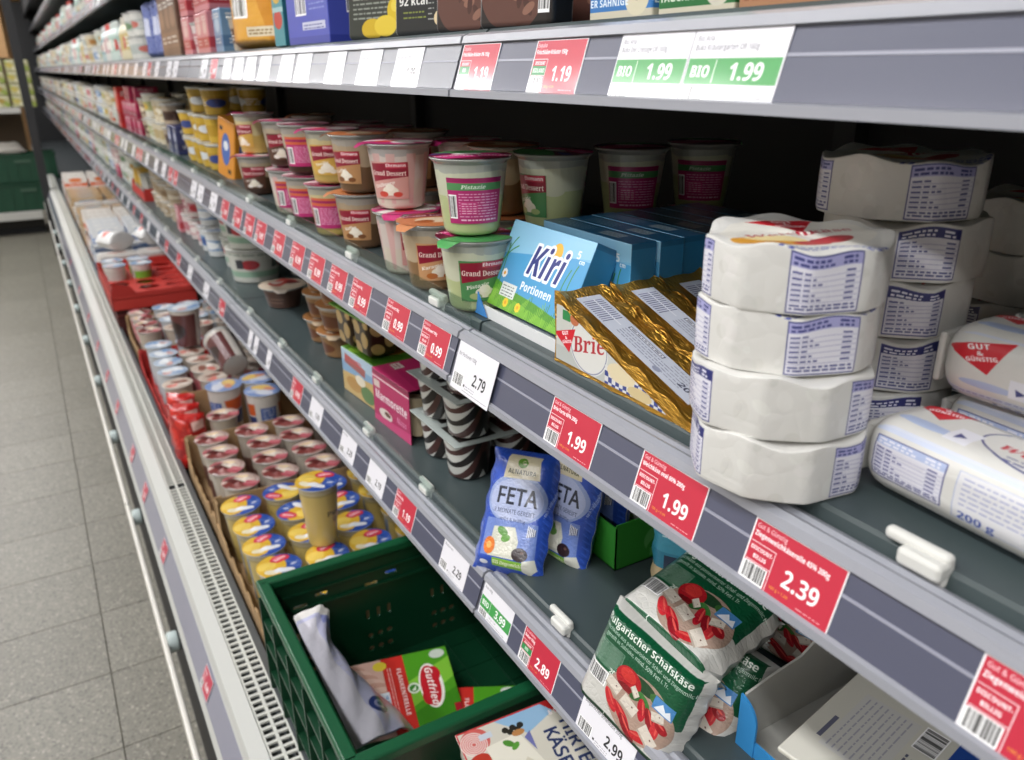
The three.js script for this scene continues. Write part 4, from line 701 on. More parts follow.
{
  const s = spotPack();
  put(s, 0.458, DECK.low + 0.0785, -1.2, 0.08, { label: 'brown and cream spotted dessert pack on top of the picture sleeve' });
  put(s, 0.61, DECK.low + 0.0785, -1.2, 0.02, { label: 'brown and cream spotted dessert pack behind the upper one' });
  put(s, 0.61, DECK.low, -1.2, 0, { label: 'brown and cream spotted dessert pack at the bottom behind the sleeve' });
  const pic = print(360, 220, (c, w, h) => { F(c, '#7fa3c4', 0, 0, w, h); F(c, '#a9c0d2', 0, 0, w, 60); P(c, '#9c5a58', [[40, 20], [250, 50], [240, 90], [30, 70]]); P(c, '#c7a86c', [[0, 120], [w, 90], [w, h], [0, h]]); E(c, '#b58a4a', 120, 160, 80, 34); E(c, '#5a7a44', 260, 170, 70, 40); E(c, '#e0d6c0', 190, 120, 50, 26); lines(c, 40, 30, 180, 2, 16, '#c9434a', 8); });
  const sl = box('dessert_sleeve', 'picture printed cardboard dessert sleeve under the spotted pack', 'box', null, 0.132, 0.076, 0.132, [pic, pic, spotTop, spotTop, solid('#2e1c10'), solid('#2e1c10')], { finish: 'gloss' });
  put(sl, 0.462, DECK.low, -1.175, 0.08);
}
// caramel cups in small stacks
const carMantle = print(260, 150, (c, w, h) => { F(c, '#8f6a42', 0, 0, w, h); F(c, '#b9a894', 0, 0, w, 30); E(c, '#c98a3c', 60, 90, 40, 30); E(c, '#e0c8a0', 60, 84, 22, 16); E(c, '#6a3c20', 180, 90, 50, 36); F(c, '#c9b8a0', 100, 60, 40, 40); });
const carLid = print(200, 200, (c, w, h) => { F(c, '#b07a48', 0, 0, w, h); E(c, '#e2d8cc', 110, 80, 70, 36); E(c, '#7a3a2a', 100, 140, 60, 30); E(c, '#d9c6b2', 60, 130, 30, 20); });
const redLid = print(200, 200, (c, w, h) => { F(c, '#c9b8a4', 0, 0, w, h); E(c, '#b8443c', 110, 90, 70, 46); E(c, '#e0d4c8', 90, 80, 30, 18); E(c, '#7a2c30', 130, 130, 40, 24); });
{
  const c = cup('caramel_cup', '', 'dessert cup', 'stacked caramel dessert cups', { rt: 0.041, rb: 0.034, h: 0.05, mantle: carMantle, lid: carLid, flange: 0.005, tab: '#d8c2a4', tabAt: 2.2 });
  [[0.45, -1.41, 3], [0.455, -1.51, 3], [0.55, -1.43, 3], [0.56, -1.53, 2], [0.555, -1.33, 3]].forEach(([x, z, n], j) => { for (let i = 0; i < n; i++) put(c, x + 0.002 * i, DECK.low + i * 0.0512, z + 0.002 * (i % 2), i * 0.7, { label: 'caramel dessert cup, ' + ['bottom', 'middle', 'top'][i] + ' of ' + ['the nearest stack', 'the second stack at the front', 'the middle stack behind', 'the low stack behind', 'the stack behind the spotted pack'][j] }); });
  const d = cup('dessert_bowl', '', 'dessert cup', 'brown dessert bowls with red foil lids', { rt: 0.046, rb: 0.036, h: 0.05, mantle: print(100, 60, (x, w, h) => { F(x, '#5a4036', 0, 0, w, h); F(x, '#6d5246', 0, 0, w, 14); lines(x, 10, 30, 80, 2, 10, '#7d6458', 3); }), lid: redLid, flange: 0.007, dome: 0.004, wob: 0.002, tab: '#d9cdbf' });
  put(d, 0.447, DECK.low, -1.80, 0.5, { label: 'brown dessert bowl with red foil lid standing alone' });
  put(d, 0.56, DECK.low, -1.78, 1.5, { label: 'brown dessert bowl behind the lone one' }); put(d, 0.56, DECK.low + 0.052, -1.78, 2.5, { label: 'brown dessert bowl on top of the one behind' });
  const bk = print(400, 150, (x, w, h) => { F(x, '#c3c4bc', 0, 0, w, h); F(x, '#8fae98', 0, 96, w, 26); for (let i = 0; i < 4; i++) { E(x, '#b0333c', 60 + i * 100, 66, 24, 22); F(x, '#3a3a40', 20 + i * 100, 44, 22, 40); } lines(x, 0, 20, 400, 1, 9, '#7d8a80', 6); });
  const bl = print(200, 200, (x, w, h) => { F(x, '#cfd0c8', 0, 0, w, h); E(x, '#c98a80', 90, 110, 60, 40); lines(x, 50, 60, 100, 3, 14, '#8a5a58', 6); });
  const b = cup('yoghurt_bucket', '', 'tub', 'white yoghurt buckets', { rt: 0.066, rb: 0.057, h: 0.086, mantle: bk, lid: bl, flange: 0.004 });
  [[0.455, 0, -2.09, 0.2], [0.455, 1, -2.085, 1.4], [0.475, 0, -2.26, 2], [0.47, 1, -2.25, 2.6], [0.6, 0, -2.08, 1], [0.6, 1, -2.09, 1]].forEach(([x, k, z, a], i) => put(b, x, DECK.low + k * 0.0875, z, a, { label: 'white yoghurt bucket with red and green print, ' + ['front lower', 'front upper', 'second lower', 'second upper', 'rear lower', 'rear upper'][i] }));
}

// ---------------------------------------------------------------- the well: crate, trays, pudding cups
const WELL = VENT - 0.04;
{ // green stacking crate
  const x0 = 0.197, x1 = 0.70, z0 = -1.139, z1 = -0.722, top = H - 0.77, hgt = top - WELL, gm = mat('#083620', 0.36, { clearcoat: 0.25, clearcoatRoughness: 0.3 });
  const c = thing('stacking_crate', 'dark green plastic stacking crate with pierced walls in the well', 'crate', null, [x0, WELL, z0]);
  const W = x1 - x0, D = z1 - z0, hole = (s, x, y, w, h, r) => { const p = new THREE.Path(); r = r ?? Math.min(w, h) / 2 * 0.95; p.moveTo(x + r, y); p.lineTo(x + w - r, y); p.absarc(x + w - r, y + r, r, -PH, 0, false); p.lineTo(x + w, y + h - r); p.absarc(x + w - r, y + h - r, r, 0, PH, false); p.lineTo(x + r, y + h); p.absarc(x + r, y + h - r, r, PH, Math.PI, false); p.lineTo(x, y + r); p.absarc(x + r, y + r, r, Math.PI, 1.5 * Math.PI, false); s.holes.push(p); };
  const long = (len) => {
    const s = new THREE.Shape([[0, 0], [len, 0], [len, hgt - 0.01], [0, hgt - 0.01]].map((q) => new THREE.Vector2(...q)));
    for (let k = 0; k * 0.125 + 0.1 < len; k++) {
      const o = 0.04 + k * 0.125;
      for (let i = 0; i < 3; i++) { hole(s, o + i * 0.018, 0.03, 0.011, 0.011); hole(s, o + i * 0.018, 0.058, 0.011, 0.011); hole(s, o + i * 0.02, 0.1, 0.007, 0.02); }
      hole(s, o + 0.002, 0.168, 0.024, 0.007); hole(s, o + 0.04, 0.18, 0.022, 0.007);
    }
    return new THREE.ExtrudeGeometry(s, { depth: 0.003, bevelEnabled: false, curveSegments: 3 });
  };
  part('far_wall', long(W), gm, c);
  part('near_wall', long(W).translate(0, 0, D - 0.003), gm, c);
  { // aisle side: open lattice with a grip
    const s = new THREE.Shape([[0, 0], [D, 0], [D, hgt - 0.01], [0, hgt - 0.01]].map((q) => new THREE.Vector2(...q)));
    for (let k = 0; k < 5; k++) { hole(s, 0.03 + k * 0.075, 0.02, 0.052, 0.045, 0.006); hole(s, 0.03 + k * 0.075, 0.08, 0.052, 0.038, 0.006); }
    for (let k = 0; k < 9; k++) hole(s, 0.13 + k * 0.018, 0.185, 0.011, 0.034, 0.003);
    hole(s, 0.03, 0.14, 0.09, 0.03, 0.006); hole(s, 0.3, 0.14, 0.09, 0.03, 0.006);
    const g = new THREE.ExtrudeGeometry(s, { depth: 0.003, bevelEnabled: false, curveSegments: 3 }).rotateY(-PH).translate(0.003, 0, 0);
    part('aisle_wall', g, gm, c); part('inner_wall', g.clone().translate(W - 0.003, 0, 0), gm, c);
    const d = []; for (let k = 0; k < 10; k++) { const b = new THREE.BoxGeometry(0.004, 0.045, 0.0035); b.rotateX(k % 2 ? 0.7 : -0.7); b.translate(0.0, 0.2, 0.12 + k * 0.019); d.push(b); }
    part('grip_lattice', merge(d), gm, c);
    const rb = []; for (let k = 0; k < 6; k++) rb.push(bx(-0.012, 0, 0, hgt - 0.02, 0.012 + k * 0.0775, 0.016 + k * 0.0775)); for (const y of [0.07, 0.13, 0.175]) rb.push(bx(-0.01, 0, y, y + 0.005, 0.01, D - 0.01));
    part('outer_ribs', merge(rb), gm, c);
  }
  const rimProf = (a, b, alongX) => { const g = new RoundedBoxGeometry(alongX ? b - a : 0.02, 0.016, alongX ? 0.02 : b - a, 2, 0.004); return g; };
  part('rim', merge([rimProf(0, W + 0.02, true).translate(W / 2, hgt - 0.008, 0), rimProf(0, W + 0.02, true).translate(W / 2, hgt - 0.008, D), rimProf(0, D, false).translate(0, hgt - 0.008, D / 2), rimProf(0, D, false).translate(W, hgt - 0.008, D / 2)]), mat('#0d4f2f', 0.4, { clearcoat: 0.2 }), c);
  part('step_rib', merge([bx(0.003, W - 0.003, hgt - 0.075, hgt - 0.07, 0.003, 0.009), bx(0.003, W - 0.003, hgt - 0.045, hgt - 0.041, 0.003, 0.007)]), gm, c);
  const fl = [bx(0, W, 0.004, 0.007, 0, D)]; for (let i = 0; i < 9; i++) { fl.push(bx(0.03 + i * 0.055, 0.033 + i * 0.055, 0.007, 0.0095, 0.02, D - 0.02)); } for (let k = 0; k < 6; k++) fl.push(bx(0.02, W - 0.02, 0.007, 0.009, 0.04 + k * 0.066, 0.043 + k * 0.066));
  part('crate_floor', merge(fl), gm, c);
}
// sliced sausage packs in the crate
const gut = print(560, 430, (c, w, h) => {
  F(c, '#c9a596', 0, 0, w, h); for (let i = 0; i < 14; i++) E(c, i % 2 ? '#cfae9e' : '#bd9484', 30 + (i * 29) % 180, 30 + i * 30, 70, 24, 0.2); E(c, '#d9d2cc', 40, 90, 40, 36);
  F(c, '#b7261f', 190, 0, 130, h); F(c, '#c93028', 196, 0, 118, h); F(c, '#4f9a22', 310, 0, 250, h); P(c, '#7fbf3a', [[310, 160], [560, 60], [560, 180], [310, 300]]); P(c, '#3f861c', [[310, 330], [560, 240], [560, h], [310, h]]);
  c.save(); c.translate(428, 205); c.rotate(PH); E(c, '#e9e6dc', 0, 0, 126, 66); c.fillStyle = '#c0202c'; c.beginPath(); c.ellipse(0, 4, 114, 52, 0, 0, 7); c.fill(); E(c, '#c0202c', -60, -26, 44, 36); E(c, '#c0202c', 60, 28, 44, 34); T(c, 'Gutfried', 0, 18, 56, '#f2ece6', { al: 'center', it: 1, sx: 0.95 }); c.restore();
  E(c, '#dfe6d8', 332, 200, 34, 30); E(c, '#3c8a2c', 332, 200, 24, 20); P(c, '#e6efe0', [[318, 212], [346, 186], [340, 214]]);
  T(c, 'FLANKENTRELLE', 262, 70, 34, '#f2dcd8', { rot: PH }); lines(c, 0, 0, 0, 0, 1, '#fff'); c.save(); c.translate(232, 60); c.rotate(PH); lines(c, 0, 0, 280, 2, 14, '#e6b8b2', 5); c.restore();
  F(c, '#cfd6dc', 110, 190, 90, 150); F(c, '#e6e2de', 118, 200, 40, 130); T(c, '18 SCHEIBEN', 176, 205, 22, '#2f6aa8', { rot: PH }); c.strokeStyle = '#c0392c'; c.lineWidth = 4; c.strokeRect(120, 210, 34, 110);
  E(c, '#d9c43a', 178, 40, 38, 26); F(c, '#a31a2a', 520, 330, 38, 60); E(c, '#c9d3c6', 500, 34, 44, 26);
});
{
  const g = protoThing('sliced_meat_pack', '', 'meat pack', 'sliced meat packs in the crate');
  part('tray', carton(0.165, 0.128, 0.011, 0.003, [solid('#b8aba4'), solid('#b8aba4'), solid('#b8aba4'), solid('#b8aba4'), solid('#c4b0a6'), solid('#b8aba4')]).translate(0, 0, -0.0065), pmat(solid('#b8aba4'), 'film'), g);
  part('printed_film', carton(0.172, 0.135, 0.0012, 0.0005, [gut, gut, gut, gut, gut, gut].map((r, i) => i === 4 ? gut : solid('#4f9a22'))), pmat(gut, 'film'), g);
  pose(put(g, 0, 0, 0, 0, { label: 'sliced meat pack with green and red label lying in the crate' }), 0.368, -0.957, -0.985, -1.2, -0.061, -0.116);
  pose(put(g, 0, 0, 0, 0, { label: 'second sliced meat pack underneath, only its clear edge showing' }), 0.44, -0.982, -0.9, -1.44, -0.35, -0.12);
}
{ // crumpled white bag in the corner of the crate
  const n = 14, m = 8, rows = [[[0.222, -0.795, -1.06], [0.278, -0.805, -1.058]], [[0.2225, -0.80, -1.04], [0.272, -0.825, -1.045]], [[0.222, -0.808, -1.0], [0.268, -0.85, -1.03]], [[0.2225, -0.812, -0.95], [0.285, -0.88, -1.0]], [[0.2235, -0.818, -0.9], [0.31, -0.91, -0.972]], [[0.226, -0.83, -0.85], [0.335, -0.935, -0.94]], [[0.229, -0.845, -0.81], [0.345, -0.945, -0.895]]];
  const pos = [], uv = [], idx = [];
  for (let j = 0; j <= n; j++) { const q = j / n * (rows.length - 1), a = Math.min(rows.length - 2, Math.floor(q)), f = q - a; for (let i = 0; i <= m; i++) { const u = i / m, P0 = [0, 1, 2].map((k) => rows[a][0][k] * (1 - f) + rows[a + 1][0][k] * f), P1 = [0, 1, 2].map((k) => rows[a][1][k] * (1 - f) + rows[a + 1][1][k] * f); const b = 0.014 * Math.sin(Math.PI * u) + 0.003 * Math.sin(u * 14 + j * 1.7) * Math.sin(Math.PI * u); pos.push(P0[0] * (1 - u) + P1[0] * u + b * 0.8, H + P0[1] * (1 - u) + P1[1] * u + b * 0.7, P0[2] * (1 - u) + P1[2] * u); uv.push(u, 1 - j / n); } }
  for (let j = 0; j < n; j++) for (let i = 0; i < m; i++) { const a = j * (m + 1) + i; idx.push(a, a + m + 1, a + 1, a + 1, a + m + 1, a + m + 2); }
  const back = pos.length / 3; for (let k = 0; k < back; k++) { pos.push(pos[k * 3] - 0.0, pos[k * 3 + 1] - 0.006, pos[k * 3 + 2] - 0.003); uv.push(uv[k * 2], uv[k * 2 + 1]); } const L = idx.length; for (let k = 0; k < L; k += 3) idx.push(idx[k] + back, idx[k + 2] + back, idx[k + 1] + back);
  const g = new THREE.BufferGeometry(); g.setAttribute('position', new THREE.Float32BufferAttribute(pos, 3)); g.setAttribute('uv', new THREE.Float32BufferAttribute(uv, 2)); g.setIndex(idx); g.computeVertexNormals();
  const bag = print(160, 400, (c, w, h) => { F(c, '#cdceea', 0, 0, w, h); F(c, '#efece8', 0, 0, w, 40); F(c, '#9aa2da', 90, 40, 70, 40); F(c, '#e2e0ea', 0, 60, 60, h); lines(c, 60, 150, 90, 6, 16, '#c9c9dc', 4); E(c, '#33427c', 86, 330, 24, 22); E(c, '#a9abcc', 86, 330, 14, 12); E(c, '#33427c', 86, 330, 7, 6); });
  uvTo(g, bag); const t = thing('crumpled_bag', 'crumpled pale lilac and white bag wedged in the crate corner', 'bag'); part('film', g, pmat(bag, 'pouch'), t);
}
// Hirtenkäse packs stacked before the crate
const hirt = print(560, 440, (c, w, h) => {
  F(c, '#cfcbbd', 0, 0, w, h); P(c, '#8fb4d2', [[170, 0], [480, 0], [440, 60], [300, 110]]); P(c, '#c02a2c', [[400, 0], [560, 0], [560, 90], [470, 80]]); T(c, 'GUT', 500, 34, 32, '#f2e6e2', { al: 'center' }); T(c, '& GÜNSTIG', 496, 72, 32, '#f2e6e2', { al: 'center', sx: 0.85 });
  c.strokeStyle = '#b7262c'; c.lineWidth = 8; c.strokeRect(4, 4, w - 8, h - 8); E(c, '#c9605a', 70, 60, 66, 56); for (let i = 0; i < 6; i++) { c.strokeStyle = '#e6d2cc'; c.lineWidth = 5; c.beginPath(); c.ellipse(60, 70, 12 + i * 9, 10 + i * 8, 0.3, 0, 7); c.stroke(); } E(c, '#b83a2c', 60, 150, 50, 36); E(c, '#c95a3a', 40, 190, 34, 26); F(c, '#c3ccd6', 90, 40, 60, 26);
  P(c, '#e3dfd0', [[100, 100], [260, 90], [330, 300], [120, 330]]); P(c, '#d3cdb9', [[250, 200], [330, 300], [150, 340], [140, 300]]); E(c, '#4f8a34', 200, 120, 26, 14, 0.6); E(c, '#5a9a3c', 224, 140, 22, 12, -0.5); for (let i = 0; i < 5; i++) E(c, '#2c2a24', 210 + i * 18, 62 + (i % 2) * 14, 15, 13); E(c, '#b5804c', 260, 90, 30, 14); P(c, '#6d70a8', [[276, 120], [310, 100], [304, 190]]);
  T(c, 'HIRTEN-', 452, 104, 84, '#22325e', { sx: 0.95, b: false, rot: PH, stroke: '#22325e', lw: 4 }); T(c, 'KÄSE', 366, 120, 84, '#22325e', { sx: 0.95, b: false, rot: PH, stroke: '#22325e', lw: 4 }); lines(c, 360, 310, 160, 3, 18, '#4a5680', 6); E(c, '#4a3626', 480, 350, 60, 30);
});
{
  const g = protoThing('brined_cheese_pack', '', 'cheese', 'brined cheese packs before the crate');
  const s = solid('#c9c5b8'); part('tub', carton(0.148, 0.116, 0.036, 0.008, [s, s, s, s, s, s]).translate(0, 0, -0.0205), pmat(s, 'gloss'), g); part('printed_lid', carton(0.158, 0.126, 0.0024, 0.001, [s, s, s, s, hirt, s]), pmat(hirt, 'film'), g);
  [0, 1, 2, 3, 4].forEach((i) => pose(put(g, 0, 0, 0, 0, { label: i === 4 ? 'brined cheese pack with printed lid tilted on top below the lowest rail' : 'brined cheese pack, ' + ORD[3 - i] + ' below the tilted top one' }), 0.388 - 0.004 * (4 - i), -1.01 + 0.039 + i * 0.0395 + (i === 4 ? 0.042 : 0), -0.61 - (i === 4 ? 0.004 : 0), i === 4 ? -1.28 : -PH, i === 4 ? -0.13 : 0.02, i === 4 ? 0.06 : 0));
}
// cardboard trays of pudding cups
function tray(label, x0, x1, z0, z1, h, o = {}) {
  const t = thing('cardboard_tray', label, 'tray', 'cardboard trays in the well', [x0, WELL, z0]), W = x1 - x0, D = z1 - z0, k = 0.003, m = o.mat || board;
  part('base', bx(0, W, 0, 0.003, 0, D), m, t);
  const wall = (len, hh, notch) => { const p = [[0, 0], [len, 0], [len, hh], [len * 0.86, hh]]; for (let i = 0; i < 9; i++) { const q = 0.86 - i * 0.085; p.push([len * q, hh - notch * (0.55 + 0.45 * Math.sin(i * 2.1))], [len * (q - 0.04), hh - notch * (0.5 + 0.5 * Math.sin(i * 3.7 + 1))]); } p.push([len * 0.08, hh], [0, hh]); return new THREE.ExtrudeGeometry(new THREE.Shape(p.map((q) => new THREE.Vector2(...q))), { depth: k, bevelEnabled: false }); };
  part('aisle_side', wall(D, h * 0.55, h * 0.2).rotateY(-PH).translate(k, 0, 0), m, t); part('inner_side', bx(W - k, W, 0, h * 0.6, 0, D), m, t);
  part('far_end', bx(0, W, 0, h, 0, k), m, t); part('near_end', bx(0, W, 0, h * 0.75, D - k, D), m, t);
  part('corner_post', bx(k, 0.02, 0, h * 1.05, k, k * 2), m, t); part('corner_post', bx(k, k * 2, 0, h * 1.02, k, 0.03), m, t);
  return t;
}
tray('torn cardboard tray around the yellow lidded pudding cups', 0.207, 0.60, -1.66, -1.165, 0.13);
tray('torn cardboard tray around the strawberry pudding cups', 0.21, 0.62, -2.035, -1.675, 0.125);
tray('plain cardboard tray with red mark around the tall dessert cups', 0.25, 0.62, -2.32, -2.05, 0.14);
tray('red printed cardboard tray at the well front with chocolate cups', 0.205, 0.62, -2.95, -2.335, 0.09, { mat: mat('#b02a26', 0.6) });
tray('brown cardboard tray of small lidded cups behind the dark cup', 0.215, 0.66, -3.4, -2.97, 0.1);
const yLid = print(240, 240, (c, w, h) => { F(c, '#2f4f9e', 0, 0, w, h); c.fillStyle = '#d9ae36'; c.beginPath(); c.ellipse(70, 90, 96, 110, 0.5, 0, 7); c.fill(); E(c, '#e6c65c', 66, 84, 50, 44); E(c, '#e6dcc0', 60, 150, 40, 22, 0.5); E(c, '#dfe0e6', 118, 176, 56, 22, 0.6); E(c, '#c93347', 158, 62, 54, 36, 0.2); E(c, '#e0697a', 160, 56, 38, 18, 0.2); T(c, 'Sahne', 158, 70, 24, '#f2e6e6', { al: 'center' }); for (let i = 0; i < 5; i++) E(c, '#5a72b4', 176 + (i % 3) * 18, 120 + i * 16, 20, 7, 0.7); E(c, '#cfd4e2', 190, 150, 18, 8); });
const sLid = print(240, 240, (c, w, h) => { F(c, '#a98d84', 0, 0, w, h); E(c, '#c9b2a6', 110, 110, 100, 90); E(c, '#7d3c38', 90, 170, 90, 40, 0.35); E(c, '#5a2624', 70, 110, 80, 20, 0.5); E(c, '#dcd0c4', 110, 84, 96, 18, 0.5); E(c, '#e0d4c6', 150, 130, 70, 12, 0.6); E(c, '#3f1d1c', 60, 70, 50, 12, 0.4); E(c, '#b85a64', 178, 176, 54, 44); E(c, '#c9747c', 180, 166, 36, 22); P(c, '#a8545a', [[0, 60], [70, 20], [100, 40], [20, 96]]); E(c, '#d9c08a', 140, 60, 50, 8, 0.6); });
const yMantle = print(260, 200, (c, w, h) => { F(c, '#c3ad68', 0, 0, w, h); F(c, '#b5aa8c', 0, 0, w, 24); F(c, '#ab9a66', 0, 24, w, 6); F(c, '#7d8690', 130, 26, 60, 140); E(c, '#596a78', 160, 60, 24, 30); E(c, '#c9c9b8', 160, 120, 24, 36); T(c, 'Pudding', 66, 100, 24, '#4a4a3c', { al: 'center' }); T(c, 'Vanille', 66, 124, 20, '#4a4a3c', { al: 'center', b: false }); F(c, '#c3ad68', 0, 168, w, 32); });
const sMantle = print(120, 100, (c, w, h) => { F(c, '#b3aa9c', 0, 0, w, h); F(c, '#6a4a42', 0, 50, w, 50); E(c, '#c06a70', 50, 40, 30, 22); });
const tallMantle = print(320, 300, (c, w, h) => { F(c, '#c6c3bd', 0, 0, w, h); for (const o of [0, 160]) { F(c, '#3a5a9c', o + 8, 70, 52, 90); lines(c, o + 14, 80, 40, 5, 15, '#c3cbdc', 5); P(c, '#c2592c', [[o + 70, 60], [o + 150, 50], [o + 150, 110], [o + 78, 120]]); P(c, '#2c3a68', [[o + 76, 130], [o + 150, 116], [o + 150, 190], [o + 90, 200]]); E(c, '#d6c0a0', o + 112, 214, 30, 24); bars(c, o + 14, 180, 36, 80, '#555', 9); } });
const tallLid = print(200, 200, (c, w, h) => { F(c, '#7d93c0', 0, 0, w, h); E(c, '#c9ccd6', 90, 70, 70, 34, 0.3); E(c, '#d9b86a', 120, 130, 60, 36); E(c, '#c98a6a', 70, 120, 34, 20); E(c, '#a9b6d2', 150, 60, 30, 20); });
const chLid = print(200, 200, (c, w, h) => { F(c, '#c2b2a4', 0, 0, w, h); E(c, '#8a5a4c', 110, 80, 60, 26, 0.4); E(c, '#c9766c', 70, 130, 46, 26); E(c, '#e0d8ce', 130, 140, 40, 20); });
const blLid = print(200, 200, (c, w, h) => { F(c, '#a9b8c9', 0, 0, w, h); E(c, '#dfe3e6', 100, 90, 70, 50); E(c, '#6f93bd', 140, 140, 50, 24); E(c, '#c9a09a', 60, 130, 34, 22); });
const vanillaCup = cup('pudding_cup', '', 'pudding cup', 'yellow lidded vanilla pudding cups', { rt: 0.0372, rb: 0.028, h: 0.134, mantle: yMantle, lid: yLid, flange: 0.0042, wob: 0.0012, dome: 0.001 });
const berryCup = cup('pudding_cup', '', 'pudding cup', 'strawberry chocolate pudding cups', { rt: 0.037, rb: 0.029, h: 0.134, mantle: sMantle, lid: sLid, flange: 0.0045, wob: 0.0028, dome: 0.002 });
const tallCup = cup('dessert_cup', '', 'dessert cup', 'tall white blue and orange dessert cups', { rt: 0.046, rb: 0.037, h: 0.172, mantle: tallMantle, lid: tallLid, flange: 0.004, wob: 0.001 });
const chocCup = cup('dessert_cup', '', 'dessert cup', 'chocolate dessert cups behind the tall ones', { rt: 0.0395, rb: 0.032, h: 0.132, mantle: sMantle, lid: chLid, flange: 0.004, wob: 0.002 });
const paleCup = cup('dessert_cup', '', 'dessert cup', 'pale blue lidded cups', { rt: 0.0395, rb: 0.033, h: 0.14, color: '#b9bdc2', lid: blLid, flange: 0.004, wob: 0.002 });
[0.258, 0.35, 0.445, 0.54].forEach((x, i) => [-1.6, -1.505, -1.41, -1.322, -1.232].forEach((z, j) => { const nx = x + 0.004 * Math.sin(i * 5 + j * 3), nz = z + 0.004 * Math.cos(i * 3 + j * 7); put(vanillaCup, nx, WELL + 0.003 + (j === 3 && i < 1 ? 0 : 0), nz, 0.25 + 0.22 * Math.sin(i * 4 + j) + (i === 1 && j < 2 ? 2.6 : 0), { label: 'yellow lidded vanilla pudding cup, ' + ORD[4 - j] + ' row from the crate, ' + ORD[i] + ' column from the aisle', rx: 0.03 * Math.sin(i + j * 2), rz: 0.03 * Math.cos(i * 2 + j) }); }));
put(vanillaCup, 0.362, WELL + 0.1385, -1.365, -0.35, { label: 'vanilla pudding cup standing on top of the others' });
[0.272, 0.37, 0.466, 0.56].forEach((x, i) => [-1.976, -1.884, -1.793, -1.704].forEach((z, j) => put(berryCup, x + 0.005 * Math.sin(i * 3 + j * 5), WELL + 0.003, z, 0.3 * Math.sin(i * 5 + j * 2), { label: 'strawberry swirl pudding cup, ' + ORD[3 - j] + ' row beyond the yellow lids, ' + ORD[i] + ' column from the aisle', rx: 0.025 * Math.sin(i * 2 + j), rz: 0.025 * Math.cos(i + j * 3) })));
[[0.308, -2.145, 'nearest to the aisle'], [0.357, -2.235, 'second from the aisle'], [0.443, -2.14, 'beside the lowest rail'], [0.455, -2.245, 'behind the other three']].forEach(([x, z, n], i) => i && put(tallCup, x, WELL + 0.003, z, 0.5 + i, { label: 'tall white dessert cup with blue and orange print, ' + n }));
put(berryCup, 0.325, WELL + 0.003, -2.115, 0.4, { label: 'yellow rimmed pudding cup leaning beside the tall cups', group: 'strawberry chocolate pudding cups' });
[[0.265, -2.43], [0.36, -2.43], [0.455, -2.43], [0.354, -2.525], [0.445, -2.525], [0.536, -2.525], [0.354, -2.62], [0.445, -2.62], [0.536, -2.62], [0.354, -2.715], [0.445, -2.715], [0.536, -2.715]].forEach(([x, z], i) => put(chocCup, x, WELL + 0.003, z, i * 0.6, { label: 'chocolate dessert cup with pale lid, ' + ORD[i] + ' in the red tray from the tall cups', rx: 0.04 * Math.sin(i * 3), rz: 0.04 * Math.cos(i * 2) }));
[[0.262, -2.525], [0.262, -2.62], [0.263, -2.715], [0.262, -2.82], [0.36, -2.82], [0.455, -2.82], [0.55, -2.82]].forEach(([x, z], i) => put(paleCup, x, WELL + 0.003, z, i, { label: 'dessert cup with pale blue foil lid' + (i < 4 ? ', ' + ORD[i] + ' along the front of the red tray' : ', ' + ORD[i - 4] + ' at the back of the red tray'), group: 'pale blue lidded cups' }));
{ // dark cup standing on the others and a toppled one
  const dm = print(220, 200, (c, w, h) => { F(c, '#5a2f2e', 0, 0, w, h); F(c, '#c9c3bb', 0, 0, 24, h); F(c, '#b8524c', 40, 40, 70, 60); E(c, '#2c1a18', 150, 110, 40, 50); F(c, '#c0b8ae', 0, 0, w, 26); lines(c, 50, 130, 60, 4, 12, '#c9a29a', 5); });
  const d = cup('dessert_cup', 'dark red tall dessert cup standing on top of the chocolate cups', 'dessert cup', null, { rt: 0.048, rb: 0.038, h: 0.13, mantle: dm, lid: blLid, flange: 0.004 }); put(d, 0.352, WELL + 0.145, -2.76, 0.6);
  const q = cup('dessert_cup', 'white bottomed dessert cup toppled on its side', 'dessert cup', null, { rt: 0.045, rb: 0.04, h: 0.13, mantle: dm, color: '#cfcfca', lid: chLid, flange: 0.004 });
  part('base_cap', lathe([[0, -0.0006], [0.037, -0.0006], [0.0385, 0.003]], 24), mat('#cfd0cb', 0.4), q); const o = put(q, 0.42, WELL + 0.182, -2.36, 0); o.rotation.set(-1.15, 0.15, 0.0, 'YXZ');
}
{ // red snack bags at the front of the well
  const rp = print(200, 320, (c, w, h) => { F(c, '#b3221f', 0, 0, w, h); for (let i = 0; i < 10; i++) E(c, i % 2 ? '#cc352c' : '#98181a', (i * 71) % 200, 20 + i * 32, 50, 26, 0.5 * i); P(c, '#e2b9b0', [[120, 40], [190, 30], [190, 80], [130, 90]]); speck(c, w, h, 70, ['#d9564a', '#86141a'], 3, 9); });
  [[0.232, -2.105, 0.3, 'nearest'], [0.232, -2.19, 0.12, 'second'], [0.235, -2.275, -0.1, 'third']].forEach(([x, z, a, n], i) => { const t = protoThing('red_snack_bag', 'crinkled red snack bag at the well front, ' + n + ' to the crate', 'bag', 'red snack bags'); part('film', pouchGeo(0.088, 0.155, 0.05, rp, rp, { wob: 0.005, seed: i * 1.7, block: 3 }), pmat(rp, 'pouch'), t); put(t, x, WELL, z, -0.55 + a, { rx: -0.12 }); });
}
[[-3.03], [-3.12], [-3.21], [-3.3]].forEach(([z], j) => [0.26, 0.35, 0.44, 0.53].forEach((x, i) => put(i ? (j % 2 ? paleCup : chocCup) : berryCup, x, WELL + 0.003, z, i + j, { label: 'lidded dessert cup before the red socket tray, ' + ORD[j] + ' row, ' + ORD[i] + ' column from the aisle', group: 'cups before the red tray' })));
